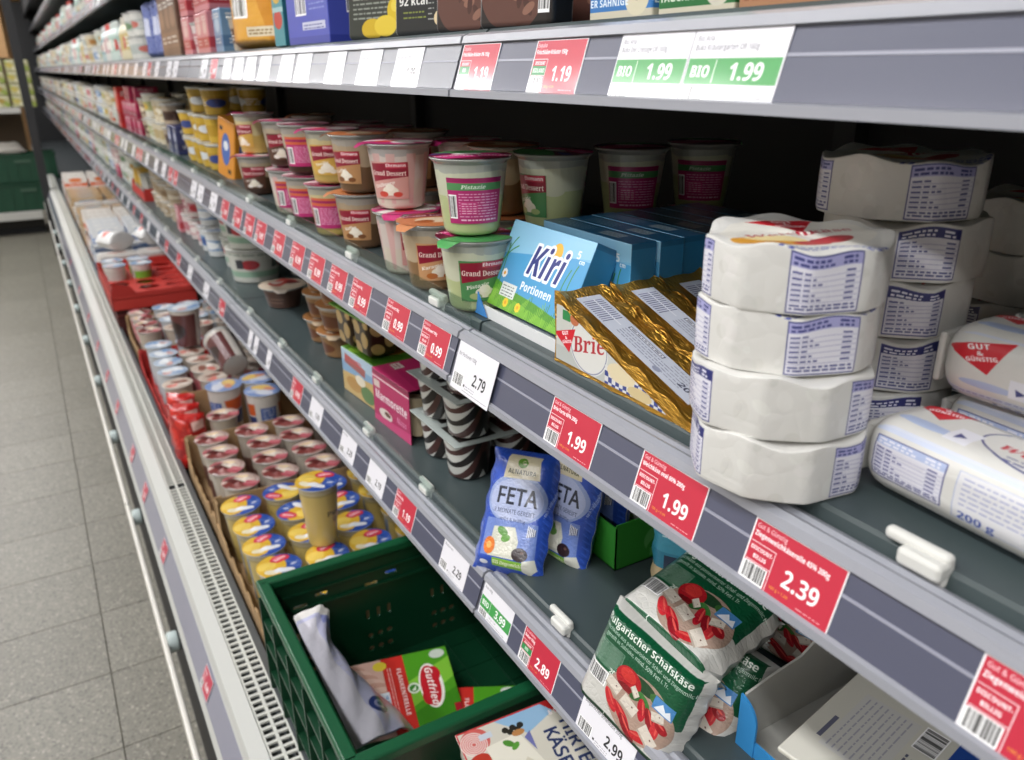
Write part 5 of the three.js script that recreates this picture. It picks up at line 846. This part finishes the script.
{ // red pulp tray with round sockets and a few cups left in it
  const y = H - 0.885, t = thing('red_cup_tray', 'bright red display tray with round sockets, mostly empty', 'tray', null, [0.18, WELL, -4.06]);
  const W = 0.32, D = 0.62, top = y + 0.055 - WELL, s = new THREE.Shape([[0, 0], [W, 0], [W, D], [0, D]].map((q) => new THREE.Vector2(...q)));
  for (let i = 0; i < 3; i++) for (let k = 0; k < 6; k++) { const p = new THREE.Path(); p.absellipse(0.055 + i * 0.105, 0.055 + k * 0.102, 0.041, 0.041, 0, 7, true); s.holes.push(p); }
  const rm = mat('#b8332b', 0.5);
  part('socket_sheet', new THREE.ExtrudeGeometry(s, { depth: 0.003, bevelEnabled: false, curveSegments: 10 }).rotateX(PH).translate(0, top - 0.02, 0), rm, t);
  const low = top - 0.062;
  part('side_wall', bx(0, 0.003, low, top, 0, D), rm, t); part('inner_wall', bx(W - 0.003, W, low, top, 0, D), rm, t); part('far_wall', bx(0, W, low, top + 0.01, 0, 0.003), rm, t); part('near_wall', bx(0, W, low, top, D - 0.003, D), rm, t); part('base', bx(0, W, low - 0.003, low, 0, D), rm, t);
  const under = thing('dark_carton', 'dark red carton underneath the red socket tray', 'carton', null, [0.19, WELL, -4.05]); part('shell', bx(0, W - 0.02, 0, low - 0.0035, 0, D - 0.03), mat('#4a1614', 0.7), under); part('lid_flap', bx(0, W - 0.02, low - 0.03, low - 0.026, D - 0.032, D - 0.012), mat('#5c1c18', 0.7), under);
  const cupBase = WELL + low;
  part('corner_flap', sweep([[0, top - 0.01], [0.1, top - 0.01], [0.07, top + 0.03], [0.012, top + 0.045]], D - 0.002, D + 0.001), mat('#a8261f', 0.5), t);
  const gp = print(160, 100, (c, w, h) => { F(c, '#c3c3bb', 0, 0, w, h); F(c, '#6fae3a', 30, 30, 50, 60); F(c, '#b03a3c', 90, 40, 40, 40); F(c, '#d3d3cc', 0, 0, w, 18); });
  const gc = cup('yoghurt_cup', '', 'yoghurt cup', 'cups left in the red tray', { rt: 0.043, rb: 0.036, h: 0.105, mantle: gp, lid: blLid, flange: 0.003 });
  [[0.235, -3.8, 'nearest the aisle'], [0.235, -3.905, 'at the aisle corner'], [0.34, -3.9, 'beside the middle row'], [0.34, -3.8, 'centre']].forEach(([x, z, n], i) => put(gc, x, cupBase + 0.0005, z, i * 1.4, { label: 'white and green yoghurt cup left in the red tray, ' + n }));
}

// ---------------------------------------------------------------- third shelf, near and second bay
function stand(tier, x, z, o, turn = 0, opt = {}) { return put(o, x, DECK[tier], z, turn, opt); }
const dk = '#17181a';
{
  const bukoB = print(240, 200, (c, w, h) => { F(c, '#2f74b8', 0, 0, w, h); F(c, '#c9c3ae', 0, 176, w, 24); T(c, 'BUKO', 80, 70, 54, '#dfe9f2', { al: 'center' }); lines(c, 30, 120, 90, 2, 14, '#cfe0ee', 6); E(c, '#d6cfb4', 184, 146, 44, 46); E(c, '#3a3a34', 184, 146, 9, 9); T(c, 'DER SAHNIGE', 70, 164, 26, '#e6eef4', { al: 'center' }); });
  const bukoG = print(240, 200, (c, w, h) => { F(c, '#1f6b34', 0, 0, w, h); F(c, '#c9c3ae', 0, 182, w, 18); T(c, 'BUKO', 80, 70, 54, '#e2efe0', { al: 'center' }); T(c, 'TAGCHARSE', 84, 168, 28, '#dfe9d8', { al: 'center' }); E(c, '#cfccbb', 190, 140, 42, 46); });
  const tubTop = print(120, 120, (c, w, h) => { F(c, '#7f9fc4', 0, 0, w, h); E(c, '#dcdfe2', 60, 60, 40, 40); });
  const bb = box('fresh_cheese_box', '', 'box', 'fresh cheese boxes on the third shelf', 0.09, 0.052, 0.072, [bukoB, bukoB, tubTop, tubTop, bukoB, bukoB], { finish: 'gloss' });
  const bg = box('fresh_cheese_box', '', 'box', 'fresh cheese boxes on the third shelf', 0.09, 0.052, 0.07, [bukoG, bukoG, tubTop, tubTop, bukoG, bukoG], { finish: 'gloss' });
  ['lower', 'upper'].forEach((n, i) => { put(bb, 0.425, DECK.top + i * 0.0522, -0.497, 0.04 * i, { label: 'blue fresh cheese box beside the green one, ' + n + ' layer' }); put(bg, 0.425, DECK.top + i * 0.0522, -0.42, -0.03 * i, { label: 'green herb fresh cheese box, ' + n + ' layer' }); put(bb, 0.53, DECK.top + i * 0.0522, -0.497, 0, { label: 'blue fresh cheese box second in depth, ' + n + ' layer' }); });
  const wood = print(300, 120, (c, w, h) => { F(c, '#a87a58', 0, 0, w, h); F(c, '#c9a98c', 0, 0, w, 50); lines(c, 10, 70, 280, 3, 14, '#8a5c40', 5); E(c, '#d9c4ae', 200, 50, 60, 34); });
  const wb = box('cheese_slice_pack', '', 'box', 'flat beige packs on the third shelf', 0.12, 0.03, 0.13, [wood, wood, wood, wood, wood, wood], { finish: 'gloss' });
  [0, 1, 2, 3].forEach((i) => put(wb, 0.435, DECK.top + i * 0.0302, -0.312, 0.02 * (i % 2), { label: 'flat beige and brown printed pack above the empty label strip' }));
  // dark chocolate dessert trays leaning on one another
  const choc = print(420, 300, (c, w, h) => { F(c, '#241c1b', 0, 0, w, h); E(c, '#5f3d34', 200, 170, 190, 150); E(c, '#7d5648', 160, 110, 80, 60); for (let i = 0; i < 12; i++) E(c, i % 2 ? '#8a6252' : '#4a2c26', 80 + (i * 53) % 260, 90 + (i * 37) % 180, 36, 16, i); E(c, '#8f6858', 250, 110, 70, 60); bars(c, 350, 60, 60, 200, '#222', 14); });
  const kcal = print(300, 300, (c, w, h) => { F(c, '#1d2022', 0, 0, w, h); F(c, '#c9cac6', 0, 0, 8, h); T(c, 'Feinherb', 110, 120, 46, '#dfe0dc', { al: 'center', it: 1 }); T(c, '92 kcal', 104, 186, 46, '#e6e6e2', { al: 'center' }); lines(c, 50, 210, 120, 2, 20, '#7f8a3c', 6); E(c, '#c9603c', 250, 150, 26, 26); E(c, '#dcc8a0', 240, 240, 30, 30); E(c, '#8a6a3c', 240, 240, 14, 14); lines(c, 180, 60, 30, 10, 20, '#9a9c98', 5); });
  const lemon = print(300, 300, (c, w, h) => { F(c, '#2a2f28', 0, 0, w, h); lines(c, 30, 30, 180, 10, 20, '#8d938a', 7); E(c, '#d3b41f', 235, 190, 46, 60); E(c, '#c9a81c', 120, 260, 50, 44); E(c, '#dcc038', 180, 250, 50, 44); E(c, '#e0c84a', 225, 170, 20, 26); });
  const violet = print(260, 320, (c, w, h) => { F(c, '#4a56b8', 0, 0, w, h); bars(c, 60, 90, 70, 120, '#3a3c55', 16); F(c, '#c9cce2', 100, 236, 140, 30); lines(c, 110, 246, 120, 2, 12, '#5a62a0', 5); lines(c, 150, 60, 90, 8, 18, '#8a93d2', 6); F(c, '#3a46a4', 0, 290, w, 30); });
  const teal = print(120, 320, (c, w, h) => { F(c, '#3f8f9a', 0, 0, w, h); F(c, '#262a2c', 0, 0, w, 90); E(c, '#d0a52c', 60, 120, 40, 26); E(c, '#c0392c', 60, 210, 46, 40); F(c, '#9fc4c6', 0, 160, w, 20); });
  const orange = print(300, 320, (c, w, h) => { F(c, '#d08a1c', 0, 0, w, h); P(c, '#dea238', [[0, 0], [120, 0], [220, h], [80, h]]); bars(c, 60, 80, 70, 130, '#5a5a50', 12); F(c, '#d9ccb0', 120, 240, 110, 34); lines(c, 128, 250, 90, 2, 11, '#8a6a30', 5); });
  const dT = solid('#1c1d1f');
  const leanTray = (r, w, h, side) => { const t = protoThing('dessert_tray', '', 'dessert pack', 'dark printed dessert trays'); part('sleeve', carton(0.03, h, w, 0.006, [dT, r, dT, dT, side || dT, dT]).translate(0, h / 2, 0), pmat(r, 'gloss'), t); return t; };
  const A = (o, x, z, label, rz = -0.06, turn = 0.25) => put(o, x, DECK.top, z, turn, { label, rz });
  const tC = leanTray(choc, 0.09, 0.075), tK = leanTray(kcal, 0.098, 0.078), tL = leanTray(lemon, 0.13, 0.08, solid('#b0567c'));
  A(tC, 0.398, -0.655, 'dark dessert tray with chocolate cream picture at the rail joint'); A(tC, 0.398, -0.746, 'dark dessert tray with chocolate cream picture, half covered', -0.06, 0.25); A(tK, 0.398, -0.843, 'black dessert tray printed 92 kcal'); A(tL, 0.398, -0.965, 'dark tray with yellow lemons and pink edge');
  A(tC, 0.48, -0.66, 'dark chocolate dessert tray behind the front ones'); A(tK, 0.45, -0.86, 'black dessert tray behind the 92 kcal one'); A(tL, 0.46, -0.98, 'lemon dessert tray behind the front one');
  const bv = box('dessert_carton', 'violet blue carton with barcode on the third shelf', 'box', null, 0.11, 0.105, 0.165, [violet, violet, violet, violet, violet, violet], { finish: 'gloss' }); put(bv, 0.415, DECK.top, -1.16, 0.03);
  const bt = box('dessert_carton', 'teal carton with fruit picture beside the violet one', 'box', null, 0.11, 0.105, 0.05, [teal, teal, teal, teal, solid('#2c6a74'), solid('#2c6a74')], { finish: 'gloss' }); put(bt, 0.41, DECK.top, -1.282, 0.03);
  const ora = thing('snack_pouch', 'orange yellow standing pouch with barcode on the third shelf', 'pouch', null, [0.42, DECK.top, -1.545], -1.25); part('film', pouchGeo(0.24, 0.15, 0.08, orange, orange, { wob: 0.002, block: 4 }), pmat(orange, 'pouch'), ora);
}
// ---------------------------------------------------------------- stock further down the aisle
const two = (a, b, c2, c3) => print(150, 110, (c, w, h) => { F(c, a, 0, 0, w, h); F(c, b, 0, 38, w, 44); E(c, c2 || '#e3e0d8', 40, 60, 22, 17); E(c, c3 || c2 || '#b8433c', 110, 62, 20, 17); lines(c, 60, 48, 34, 3, 10, '#eceae4', 4); F(c, '#d3d2cb', 0, 0, w, 10); });
const lidOf = (a, b) => print(70, 70, (c, w, h) => { F(c, a, 0, 0, w, h); E(c, b, 40, 30, 22, 14, 0.5); E(c, '#dedad2', 24, 48, 16, 9); });
const far = {};
function farCup(k, label, a, b, la, lb, rt, rb, h, c2, c3) { far[k] = { o: cup(k.startsWith('tub') ? 'food_tub' : k === 'cocoa' || k === 'beige' ? 'custard_cup' : 'yoghurt_cup', '', k.startsWith('tub') ? 'tub' : 'yoghurt cup', '', { rt, rb, h, seg: 18, mantle: two(a, b, c2, c3), lid: lidOf(la, lb), flange: 0.003, wob: 0.001 }), w: rt * 2 + 0.009, h: h + 0.001, label }; }
farCup('yellow', 'yellow yoghurt cup with blue badge', '#c9a63c', '#b8922a', '#b9b39c', '#d3b04a', 0.034, 0.027, 0.062, '#d6dbe0', '#3a4a8a');
farCup('mint', 'pale mint green yoghurt cup', '#cbcdc2', '#aebdb0', '#d3d3cb', '#9fb0a4', 0.037, 0.03, 0.07, '#e2e2da', '#b08a4a');
farCup('rose', 'pink and white yoghurt cup', '#d6c9c6', '#c37f88', '#d8cfcc', '#c9606a', 0.037, 0.03, 0.07, '#e6dcd8', '#b8333c');
farCup('white', 'white yoghurt cup with blue band', '#d0d2d2', '#7f9cc0', '#d9dcde', '#8aa3c6', 0.037, 0.03, 0.075, '#e6e8ea', '#3f5a94');
farCup('cocoa', 'brown chocolate dessert cup', '#a99a86', '#5c4030', '#c2b09a', '#7a4a36', 0.036, 0.03, 0.066, '#d9c8ae', '#3a241c');
farCup('beige', 'beige vanilla dessert cup', '#cfc5ac', '#b9a57a', '#d3cab4', '#c49a58', 0.038, 0.031, 0.07, '#e0d8c4', '#a8763c');
farCup('tubwhite', 'wide white curd tub', '#d3d3cd', '#b0b8b4', '#d9d9d3', '#9aa8a0', 0.055, 0.048, 0.075, '#c06a60', '#6f8f6a');
farCup('tubbeige', 'wide beige topped tub', '#b8aa94', '#a58f72', '#c9bfae', '#b09a7a', 0.057, 0.05, 0.06, '#d3c9b6', '#8a7256');
farCup('lime', 'green and white yoghurt cup', '#d0cdbf', '#a8ab78', '#d6d3c8', '#b59a5a', 0.037, 0.03, 0.075, '#e3e6da', '#c9a63c');
const face = (a, b, e, t) => print(120, 160, (c, w, h) => { F(c, a, 0, 0, w, h); F(c, b, 0, 96, w, 40); E(c, e, 60, 60, 34, 26); lines(c, 20, 18, 80, 2, 10, t || '#e6e4de', 5); lines(c, 24, 108, 70, 2, 12, t || '#e6e4de', 4); });
function farBox(k, name, cat, label, w, h, d, a, b, e, t) { const r = face(a, b, e, t), s = solid(a); far[k] = { o: box(name, '', cat, '', w, h, d, [r, r, h < 0.065 ? r : s, s, r, r], { finish: 'gloss', r: 0.003 }), w: d + 0.002, dx: w, h: h + 0.001, label }; }
farBox('bluebox', 'food_carton', 'box', 'dark blue carton with white badge', 0.07, 0.075, 0.085, '#26305f', '#1e2650', '#c9cede');
farBox('redbox', 'food_carton', 'box', 'tall red carton', 0.09, 0.16, 0.06, '#bb2a26', '#a52020', '#d8574a');
farBox('pinkbox', 'food_carton', 'box', 'crimson carton of dessert', 0.08, 0.055, 0.1, '#a81d4c', '#8c163e', '#d07a94');
farBox('yellowbox', 'food_carton', 'box', 'yellow and grey slim carton', 0.05, 0.1, 0.075, '#c29a2a', '#9c9a8c', '#d9c068');
farBox('greybox', 'food_carton', 'box', 'silver grey slim carton', 0.05, 0.1, 0.03, '#a3a49c', '#6a7078', '#c9c9c2');
farBox('brownbox', 'food_carton', 'box', 'brown dessert carton', 0.09, 0.15, 0.1, '#6a5244', '#7a5f4e', '#927460');
farBox('strawbox', 'drink_carton', 'box', 'pink strawberry dessert carton', 0.07, 0.085, 0.08, '#c9818a', '#b03a44', '#d9b8b4');
farBox('skybox', 'drink_carton', 'box', 'light blue dessert carton', 0.07, 0.085, 0.07, '#6f93b4', '#51769c', '#a9c0d2');
farBox('orangebox', 'food_carton', 'box', 'orange and white flat pack', 0.16, 0.06, 0.12, '#c9c4bc', '#c2572c', '#c96a34');
farBox('bluepack', 'food_carton', 'box', 'blue and white flat pack', 0.16, 0.06, 0.12, '#c9cbcc', '#3f6aa4', '#4a7ab0');
farBox('woodpack', 'food_carton', 'box', 'tan flat pack', 0.2, 0.055, 0.15, '#b3946a', '#a5865c', '#7f9cb0');
farBox('whitepack', 'food_carton', 'box', 'white flat pack', 0.16, 0.06, 0.12, '#cfcdc8', '#bdb5ac', '#c9a096');
{ // slim bottles and multipack sleeves
  const bt = (k, label, a, b, cap) => { const t = protoThing('drink_bottle', '', 'bottle', ''), m = two(a, b); const g = lathe([[0, 0], [0.026, 0.001], [0.028, 0.006], [0.028, 0.09], [0.022, 0.112], [0.013, 0.125], [0.013, 0.14]], 18), p = g.attributes.position, uv = g.attributes.uv; for (let i = 0; i < p.count; i++) uv.setY(i, p.getY(i) / 0.14); part('bottle_body', uvTo(g, m), pmat(m, 'film'), t); part('cap', lathe([[0.0145, 0.126], [0.0145, 0.146], [0.013, 0.149], [0, 0.149]], 16), mat(cap, 0.4), t); far[k] = { o: t, w: 0.062, h: 0.15, label }; };
  bt('bmint', 'slim pale mint drink bottle', '#bcccc6', '#a3c0b6', '#c9d2cc'); bt('bcream', 'slim cream drink bottle', '#cfc7a8', '#c2b07a', '#d3cfc0'); bt('bwhite', 'slim white drink bottle with pink label', '#cfcfcb', '#c39aa0', '#c9504a'); bt('bteal', 'slim teal labelled drink bottle', '#a9c0c2', '#6f9cab', '#d0d4d4');
  const net = print(120, 200, (c, w, h) => { F(c, '#26347a', 0, 0, w, h); c.strokeStyle = '#8a96c4'; c.lineWidth = 3; for (let i = -10; i < 24; i++) { c.beginPath(); c.moveTo(i * 12, 0); c.lineTo(i * 12 + 90, h); c.stroke(); c.beginPath(); c.moveTo(i * 12 + 90, 0); c.lineTo(i * 12, h); c.stroke(); } F(c, '#c3c8dc', 40, 60, 40, 60); });
  const n = protoThing('net_bag', '', 'bag', ''); part('netting', pouchGeo(0.12, 0.17, 0.06, net, net, { wob: 0.003, block: 3 }).rotateY(-1.3), pmat(net, 'paper'), n); far.net = { o: n, w: 0.125, h: 0.17, label: 'dark blue net bag of small cheeses' };
  const sl = print(160, 220, (c, w, h) => { F(c, '#d0882a', 0, 0, w, h); E(c, '#3f62a8', 80, 110, 40, 60); E(c, '#d9dde2', 80, 96, 22, 18); F(c, '#3a2a24', 20, 30, 30, 16); F(c, '#3a2a24', 100, 180, 30, 16); });
  const m = protoThing('dessert_multipack', 'orange and blue dessert multipack standing on edge', 'dessert pack', null); part('sleeve', carton(0.045, 0.13, 0.07, 0.004, [sl, sl, solid('#d0882a'), solid('#d0882a'), sl, sl]).translate(0, 0.065, 0), pmat(sl, 'gloss'), m);
  put(m, 0.395, DECK.mid, -1.905, 0.3, { rx: 0.25 });
}
const BAYW = ['near bay', 'second bay', 'third bay', 'fourth bay', 'fifth bay', 'sixth bay', 'seventh bay', 'eighth bay', 'ninth bay', 'tenth bay', 'eleventh bay', 'last bay'];
const bayOf = (z) => z > -0.65 ? 0 : Math.min(11, 1 + Math.floor((-0.65 - z) / 1.25));
const SHORT = { low: 'lowest', mid: 'second', top: 'third', high: 'fourth', crest: 'topmost' };
const beyond = {}, seenAt = {};
function run(tier, z, end, x0, seq, o = {}) {   // facings side by side, some stacked, some two deep
  let k = 0, idle = 0;
  while (z > end && idle < seq.length) {
    const [kind, n, st] = seq[k++ % seq.length], f = far[kind];
    idle = z - f.w > end ? 0 : idle + 1;
    for (let i = 0; i < n && z - f.w > end; i++) {
      const zc = z - f.w / 2 - 0.002; z -= f.w + 0.004;
      for (let q = 0; q < (o.deep || 1); q++) for (let s = 0; s < st - (rnd() < 0.2 && st > 1 ? 1 : 0); s++) {
        const X = x0 + (f.dx ? f.dx / 2 : f.w * 0.45) + q * ((f.dx || f.w) + 0.012) + rr(0, 0.01);
        if (zc < -6.9) { (beyond[kind] ||= []).push([X, DECK[tier] + s * f.h, zc, rnd() * (f.dx ? 0.06 : 6)]); continue; }
        const key = tier + kind + bayOf(zc); if (!q && !s) seenAt[key] = (seenAt[key] || 0) + 1;
        const lb = f.label + ', ' + (zc > -4.5 && seenAt[key] <= 12 ? ['bottom', 'second', 'top'][s] + (q ? ' rear' : '') + ' layer, ' + ORD[seenAt[key] - 1] + ' facing, ' : '') + SHORT[tier] + ' shelf, ' + BAYW[bayOf(zc)];
        put(f.o, X, DECK[tier] + s * f.h, zc, kind.startsWith('tub') || f.o.children.length > 1 ? rnd() * 6 : rr(-0.06, 0.06), { label: lb, group: f.label + ' on the ' + SHORT[tier] + ' shelf' });
      }
    }
  }
}
run('mid', -1.69, -1.86, 0.385, [['beige', 2, 2]], {});
run('mid', -2.03, -2.48, 0.365, [['yellow', 3, 3], ['yellow', 2, 2]], { deep: 2 });
run('mid', -2.49, -2.82, 0.365, [['bluebox', 2, 1], ['cocoa', 2, 2]], {});
run('mid', -2.83, -3.32, 0.37, [['beige', 2, 2], ['lime', 2, 2], ['cocoa', 2, 2]], { deep: 2 });
run('mid', -3.33, -3.78, 0.37, [['pinkbox', 4, 3]], {});
run('mid', -3.79, -3.92, 0.36, [['redbox', 2, 1]], {});
run('mid', -3.93, -14.2, 0.365, [['mint', 3, 2], ['orangebox', 1, 1], ['beige', 2, 2], ['lime', 3, 2], ['white', 3, 2], ['cocoa', 2, 2], ['mint', 2, 2], ['rose', 3, 2]], {});
run('low', -2.38, -2.66, 0.39, [['white', 2, 2], ['rose', 2, 1]], { deep: 2 });
run('low', -2.67, -3.0, 0.39, [['rose', 2, 2], ['strawbox', 1, 1]], { deep: 2 });
run('low', -3.02, -3.62, 0.39, [['tubbeige', 3, 3]], { deep: 2 });
run('low', -3.64, -4.03, 0.392, [['greybox', 4, 1], ['yellowbox', 3, 1]], {});
run('low', -4.05, -14.2, 0.38, [['mint', 3, 2], ['tubwhite', 2, 2], ['pinkbox', 1, 1], ['rose', 2, 2], ['white', 3, 2], ['lime', 2, 2], ['tubwhite', 2, 1]], {});
{ const t = thing('red_shelf_tray', 'red cardboard shelf tray under the yellow cartons', 'tray', null, [0.386, DECK.low, -4.04]); const rm = mat('#b32a22', 0.6); part('front_lip', bx(-0.002, 0, 0, 0.035, 0, 0.405), rm, t); part('base', bx(0, 0.12, -0.0, 0.0006, 0, 0.405), rm, t); part('near_side', bx(0, 0.12, 0, 0.05, 0.403, 0.405), rm, t); part('far_side', bx(0, 0.12, 0, 0.05, 0, 0.002), rm, t); }
run('top', -1.74, -1.92, 0.385, [['cocoa', 1, 1], ['skybox', 1, 1]], {});
run('top', -1.92, -2.28, 0.38, [['strawbox', 2, 2], ['rose', 1, 1]], {});
run('top', -2.29, -2.64, 0.38, [['brownbox', 2, 1]], {});
run('top', -2.68, -3.12, 0.38, [['net', 3, 1]], {});
run('top', -3.14, -14.2, 0.38, [['tubwhite', 2, 2], ['bcream', 3, 1], ['rose', 2, 1], ['bmint', 4, 1], ['bwhite', 3, 1], ['bteal', 3, 1], ['mint', 3, 2], ['white', 3, 1], ['beige', 3, 2]], {});
run('high', -2.9, -14.2, 0.42, [['white', 3, 1], ['rose', 3, 1], ['bwhite', 3, 1], ['tubwhite', 2, 1], ['mint', 3, 2], ['beige', 2, 1], ['bmint', 3, 1]], {});
run('crest', -4.2, -14.2, 0.42, [['white', 4, 1], ['beige', 3, 1], ['mint', 3, 1], ['rose', 2, 1]], {});
{ // loose packs in the well beyond the red tray
  const LEAN = { bluepack: 1, orangebox: 1 };
  const wl = (kind, x, z, turn, s, where, r) => put(far[kind].o, x, WELL + s * far[kind].h + (s === 2 && LEAN[kind] ? 0.042 : 0), z - (s === 2 && LEAN[kind] ? 0.035 : 0), turn, { rx: s === 2 && LEAN[kind] ? 0.85 : 0, label: far[kind].label + ' ' + where + ', ' + ORD[r] + ' row, ' + ['bottom', 'middle', 'top'][s] + ' layer, ' + (x < 0.35 ? 'aisle side' : x > 0.6 ? 'inner side' : 'middle'), group: far[kind].label + ' in the well' });
  const seq = [['whitepack', 'behind the red tray'], ['bluepack', 'behind the white packs'], ['orangebox', 'behind the blue packs'], ['woodpack', 'before the far end'], ['whitepack', 'near the far end'], ['woodpack', 'at the far end'], ['orangebox', 'beside the dark post'], ['whitepack', 'beyond the dark post'], ['bluepack', 'far beyond the dark post'], ['woodpack', 'farthest of all']];
  let z = -4.2, k = 0;
  for (const [kind, where] of seq) for (let r = 0; r < (kind === 'woodpack' ? 4 : 3); r++) { const w = far[kind].w; z -= w / 2 + 0.01; if (z < -7.9) break; for (const x of kind === 'woodpack' ? [0.31, 0.53] : [0.29, 0.465, 0.64]) for (let s = 0; s < (kind === 'whitepack' && r ? 2 : 3); s++) wl(kind, x + rr(-0.004, 0.004), z, rr(-0.05, 0.05), s, where, r); z -= w / 2; }
  const rollP = print(200, 120, (c, w, h) => { F(c, '#cfcfcd', 0, 0, w, h); E(c, '#c0442c', 50, 50, 26, 20); lines(c, 100, 40, 80, 3, 14, '#8a8f98', 5); });
  [[0.295, -4.36, 0.5], [0.47, -4.42, 0.2], [0.645, -4.34, -0.2]].forEach(([x, z2, a], i) => { const t = protoThing('soft_white_pack', 'puffy white wrapped pack with red dot lying on the white packs, ' + ['aisle side', 'middle', 'inner side'][i], 'pack', 'puffy white packs in the well'); part('film', pouchGeo(0.15, 0.12, 0.09, rollP, rollP, { block: 2.5, wob: 0.003, seed: i }).rotateX(-PH).translate(0, 0.046, 0.06), pmat(rollP, 'wrap'), t); put(t, x, WELL + (i === 9 ? 0 : 0.183), z2, a); });
}
{ // stock too far off to count
  const t = new THREE.Group(); t.name = 'distant_dairy_stock'; t.userData = { label: 'blurred dairy stock far down the chiller shelves', category: 'dairy stock', kind: 'stuff' }; scene.add(t);
  const m4 = new THREE.Matrix4();
  for (const [kind, at] of Object.entries(beyond)) far[kind].o.traverse((c) => { if (!c.isMesh) return; const im = new THREE.InstancedMesh(c.geometry, c.material, at.length); im.name = c.name; at.forEach(([x, y, z, a], i) => im.setMatrixAt(i, m4.makeRotationY(a).setPosition(x, y, z))); t.add(im); });
}
// ---------------------------------------------------------------- the stand across the end of the aisle
{
  const zf = -9.35, st = thing('produce_stand', 'grey produce stand with white ledges across the end of the aisle', 'stand', null, [-0.75, 0, zf]);
  const dm = mat('#3a3834', 0.7), wm = mat('#bdbcb6', 0.5);
  part('plinth', bx(-1.2, 0.78, 0, 0.06, -0.62, -0.12), mat('#17181a', 0.8), st); part('body', bx(-1.2, 0.78, 0.06, 0.16, -0.66, -0.16), dm, st);
  part('lower_ledge', bx(-1.2, 0.78, 0.16, 0.235, -0.66, 0.02), wm, st); part('back_board', bx(-1.2, 0.78, 0.235, 2.1, -0.7, -0.66), mat('#6a5a48', 0.8), st); part('upper_ledge', bx(-1.2, 0.78, 1.16, 1.21, -0.66, -0.02), wm, st); part('header_board', bx(-1.2, 0.78, 1.66, 2.1, -0.66, -0.6), mat('#c59c70', 0.8), st);
  const cr = protoThing('produce_crate', '', 'crate', 'green crates on the produce stand'); const gm = mat('#0c3f29', 0.45);
  part('shell', merge([bx(-0.29, 0.29, 0, 0.01, -0.19, 0.19), bx(-0.29, 0.29, 0, 0.27, 0.182, 0.19), bx(-0.29, 0.29, 0, 0.27, -0.19, -0.182), bx(-0.29, -0.282, 0, 0.27, -0.19, 0.19), bx(0.282, 0.29, 0, 0.27, -0.19, 0.19)]), gm, cr); part('rim', merge([bx(-0.3, 0.3, 0.255, 0.272, 0.18, 0.2), bx(-0.3, 0.3, 0.255, 0.272, -0.2, -0.18)]), gm, cr);
  { const r = []; for (let i = 0; i < 6; i++) r.push(bx(-0.25 + i * 0.095, -0.24 + i * 0.095, 0.02, 0.25, 0.19, 0.198)); part('ribs', merge(r), gm, cr); } part('grip', bx(-0.07, 0.07, 0.19, 0.215, 0.188, 0.2), mat('#3f5a48', 0.5), cr);
  [[-0.05, 0], [-0.05, 1], [-0.67, 0], [-0.67, 1]].forEach(([x, k]) => put(cr, x, 0.236 + k * 0.275, zf - 0.22, 0, { label: 'dark green crate on the produce stand, ' + (k ? 'upper' : 'lower') + (x > -0.3 ? ' beside the chiller end' : ' further along') }));
  const gp = print(160, 80, (c, w, h) => { F(c, '#b5b28a', 0, 0, w, h); for (let i = 0; i < 9; i++) E(c, ['#8fa04a', '#c2b35c', '#d3cfae', '#a3883c'][i % 4], (i * 37) % 160, 20 + (i * 23) % 50, 22, 16); lines(c, 10, 8, 140, 1, 8, '#e2dfc8', 6); });
  const gb = box('salad_pack', '', 'food pack', 'yellow green salad packs on the upper ledge', 0.2, 0.105, 0.26, [gp, gp, gp, gp, gp, gp], { finish: 'gloss', r: 0.012 });
  for (let i = 0; i < 4; i++) for (let k = 0; k < 4; k++) put(gb, 0.08 - i * 0.22, 1.211 + k * 0.107, zf - 0.2 + rr(-0.01, 0.01), PH * 0, { label: 'yellow green salad pack on the produce stand, ' + ORD[k] + ' layer, ' + ORD[i] + ' pile from the post' });
  const wp = protoThing('paper_parcel', 'crumpled white paper parcel lying on the green crate', 'parcel'); part('paper', pouchGeo(0.28, 0.16, 0.06, gp, gp, { wob: 0.01 }).rotateX(-1.1), mat('#c9c4ba', 0.8, { side: THREE.DoubleSide }), wp); put(wp, -0.12, 0.79, zf - 0.17, 0.4);
}

// ----------------------------------------------------------------
scene.traverse((o) => { if (o.isMesh) { o.castShadow = true; o.receiveShadow = true; } });
renderer.render(scene, camera);
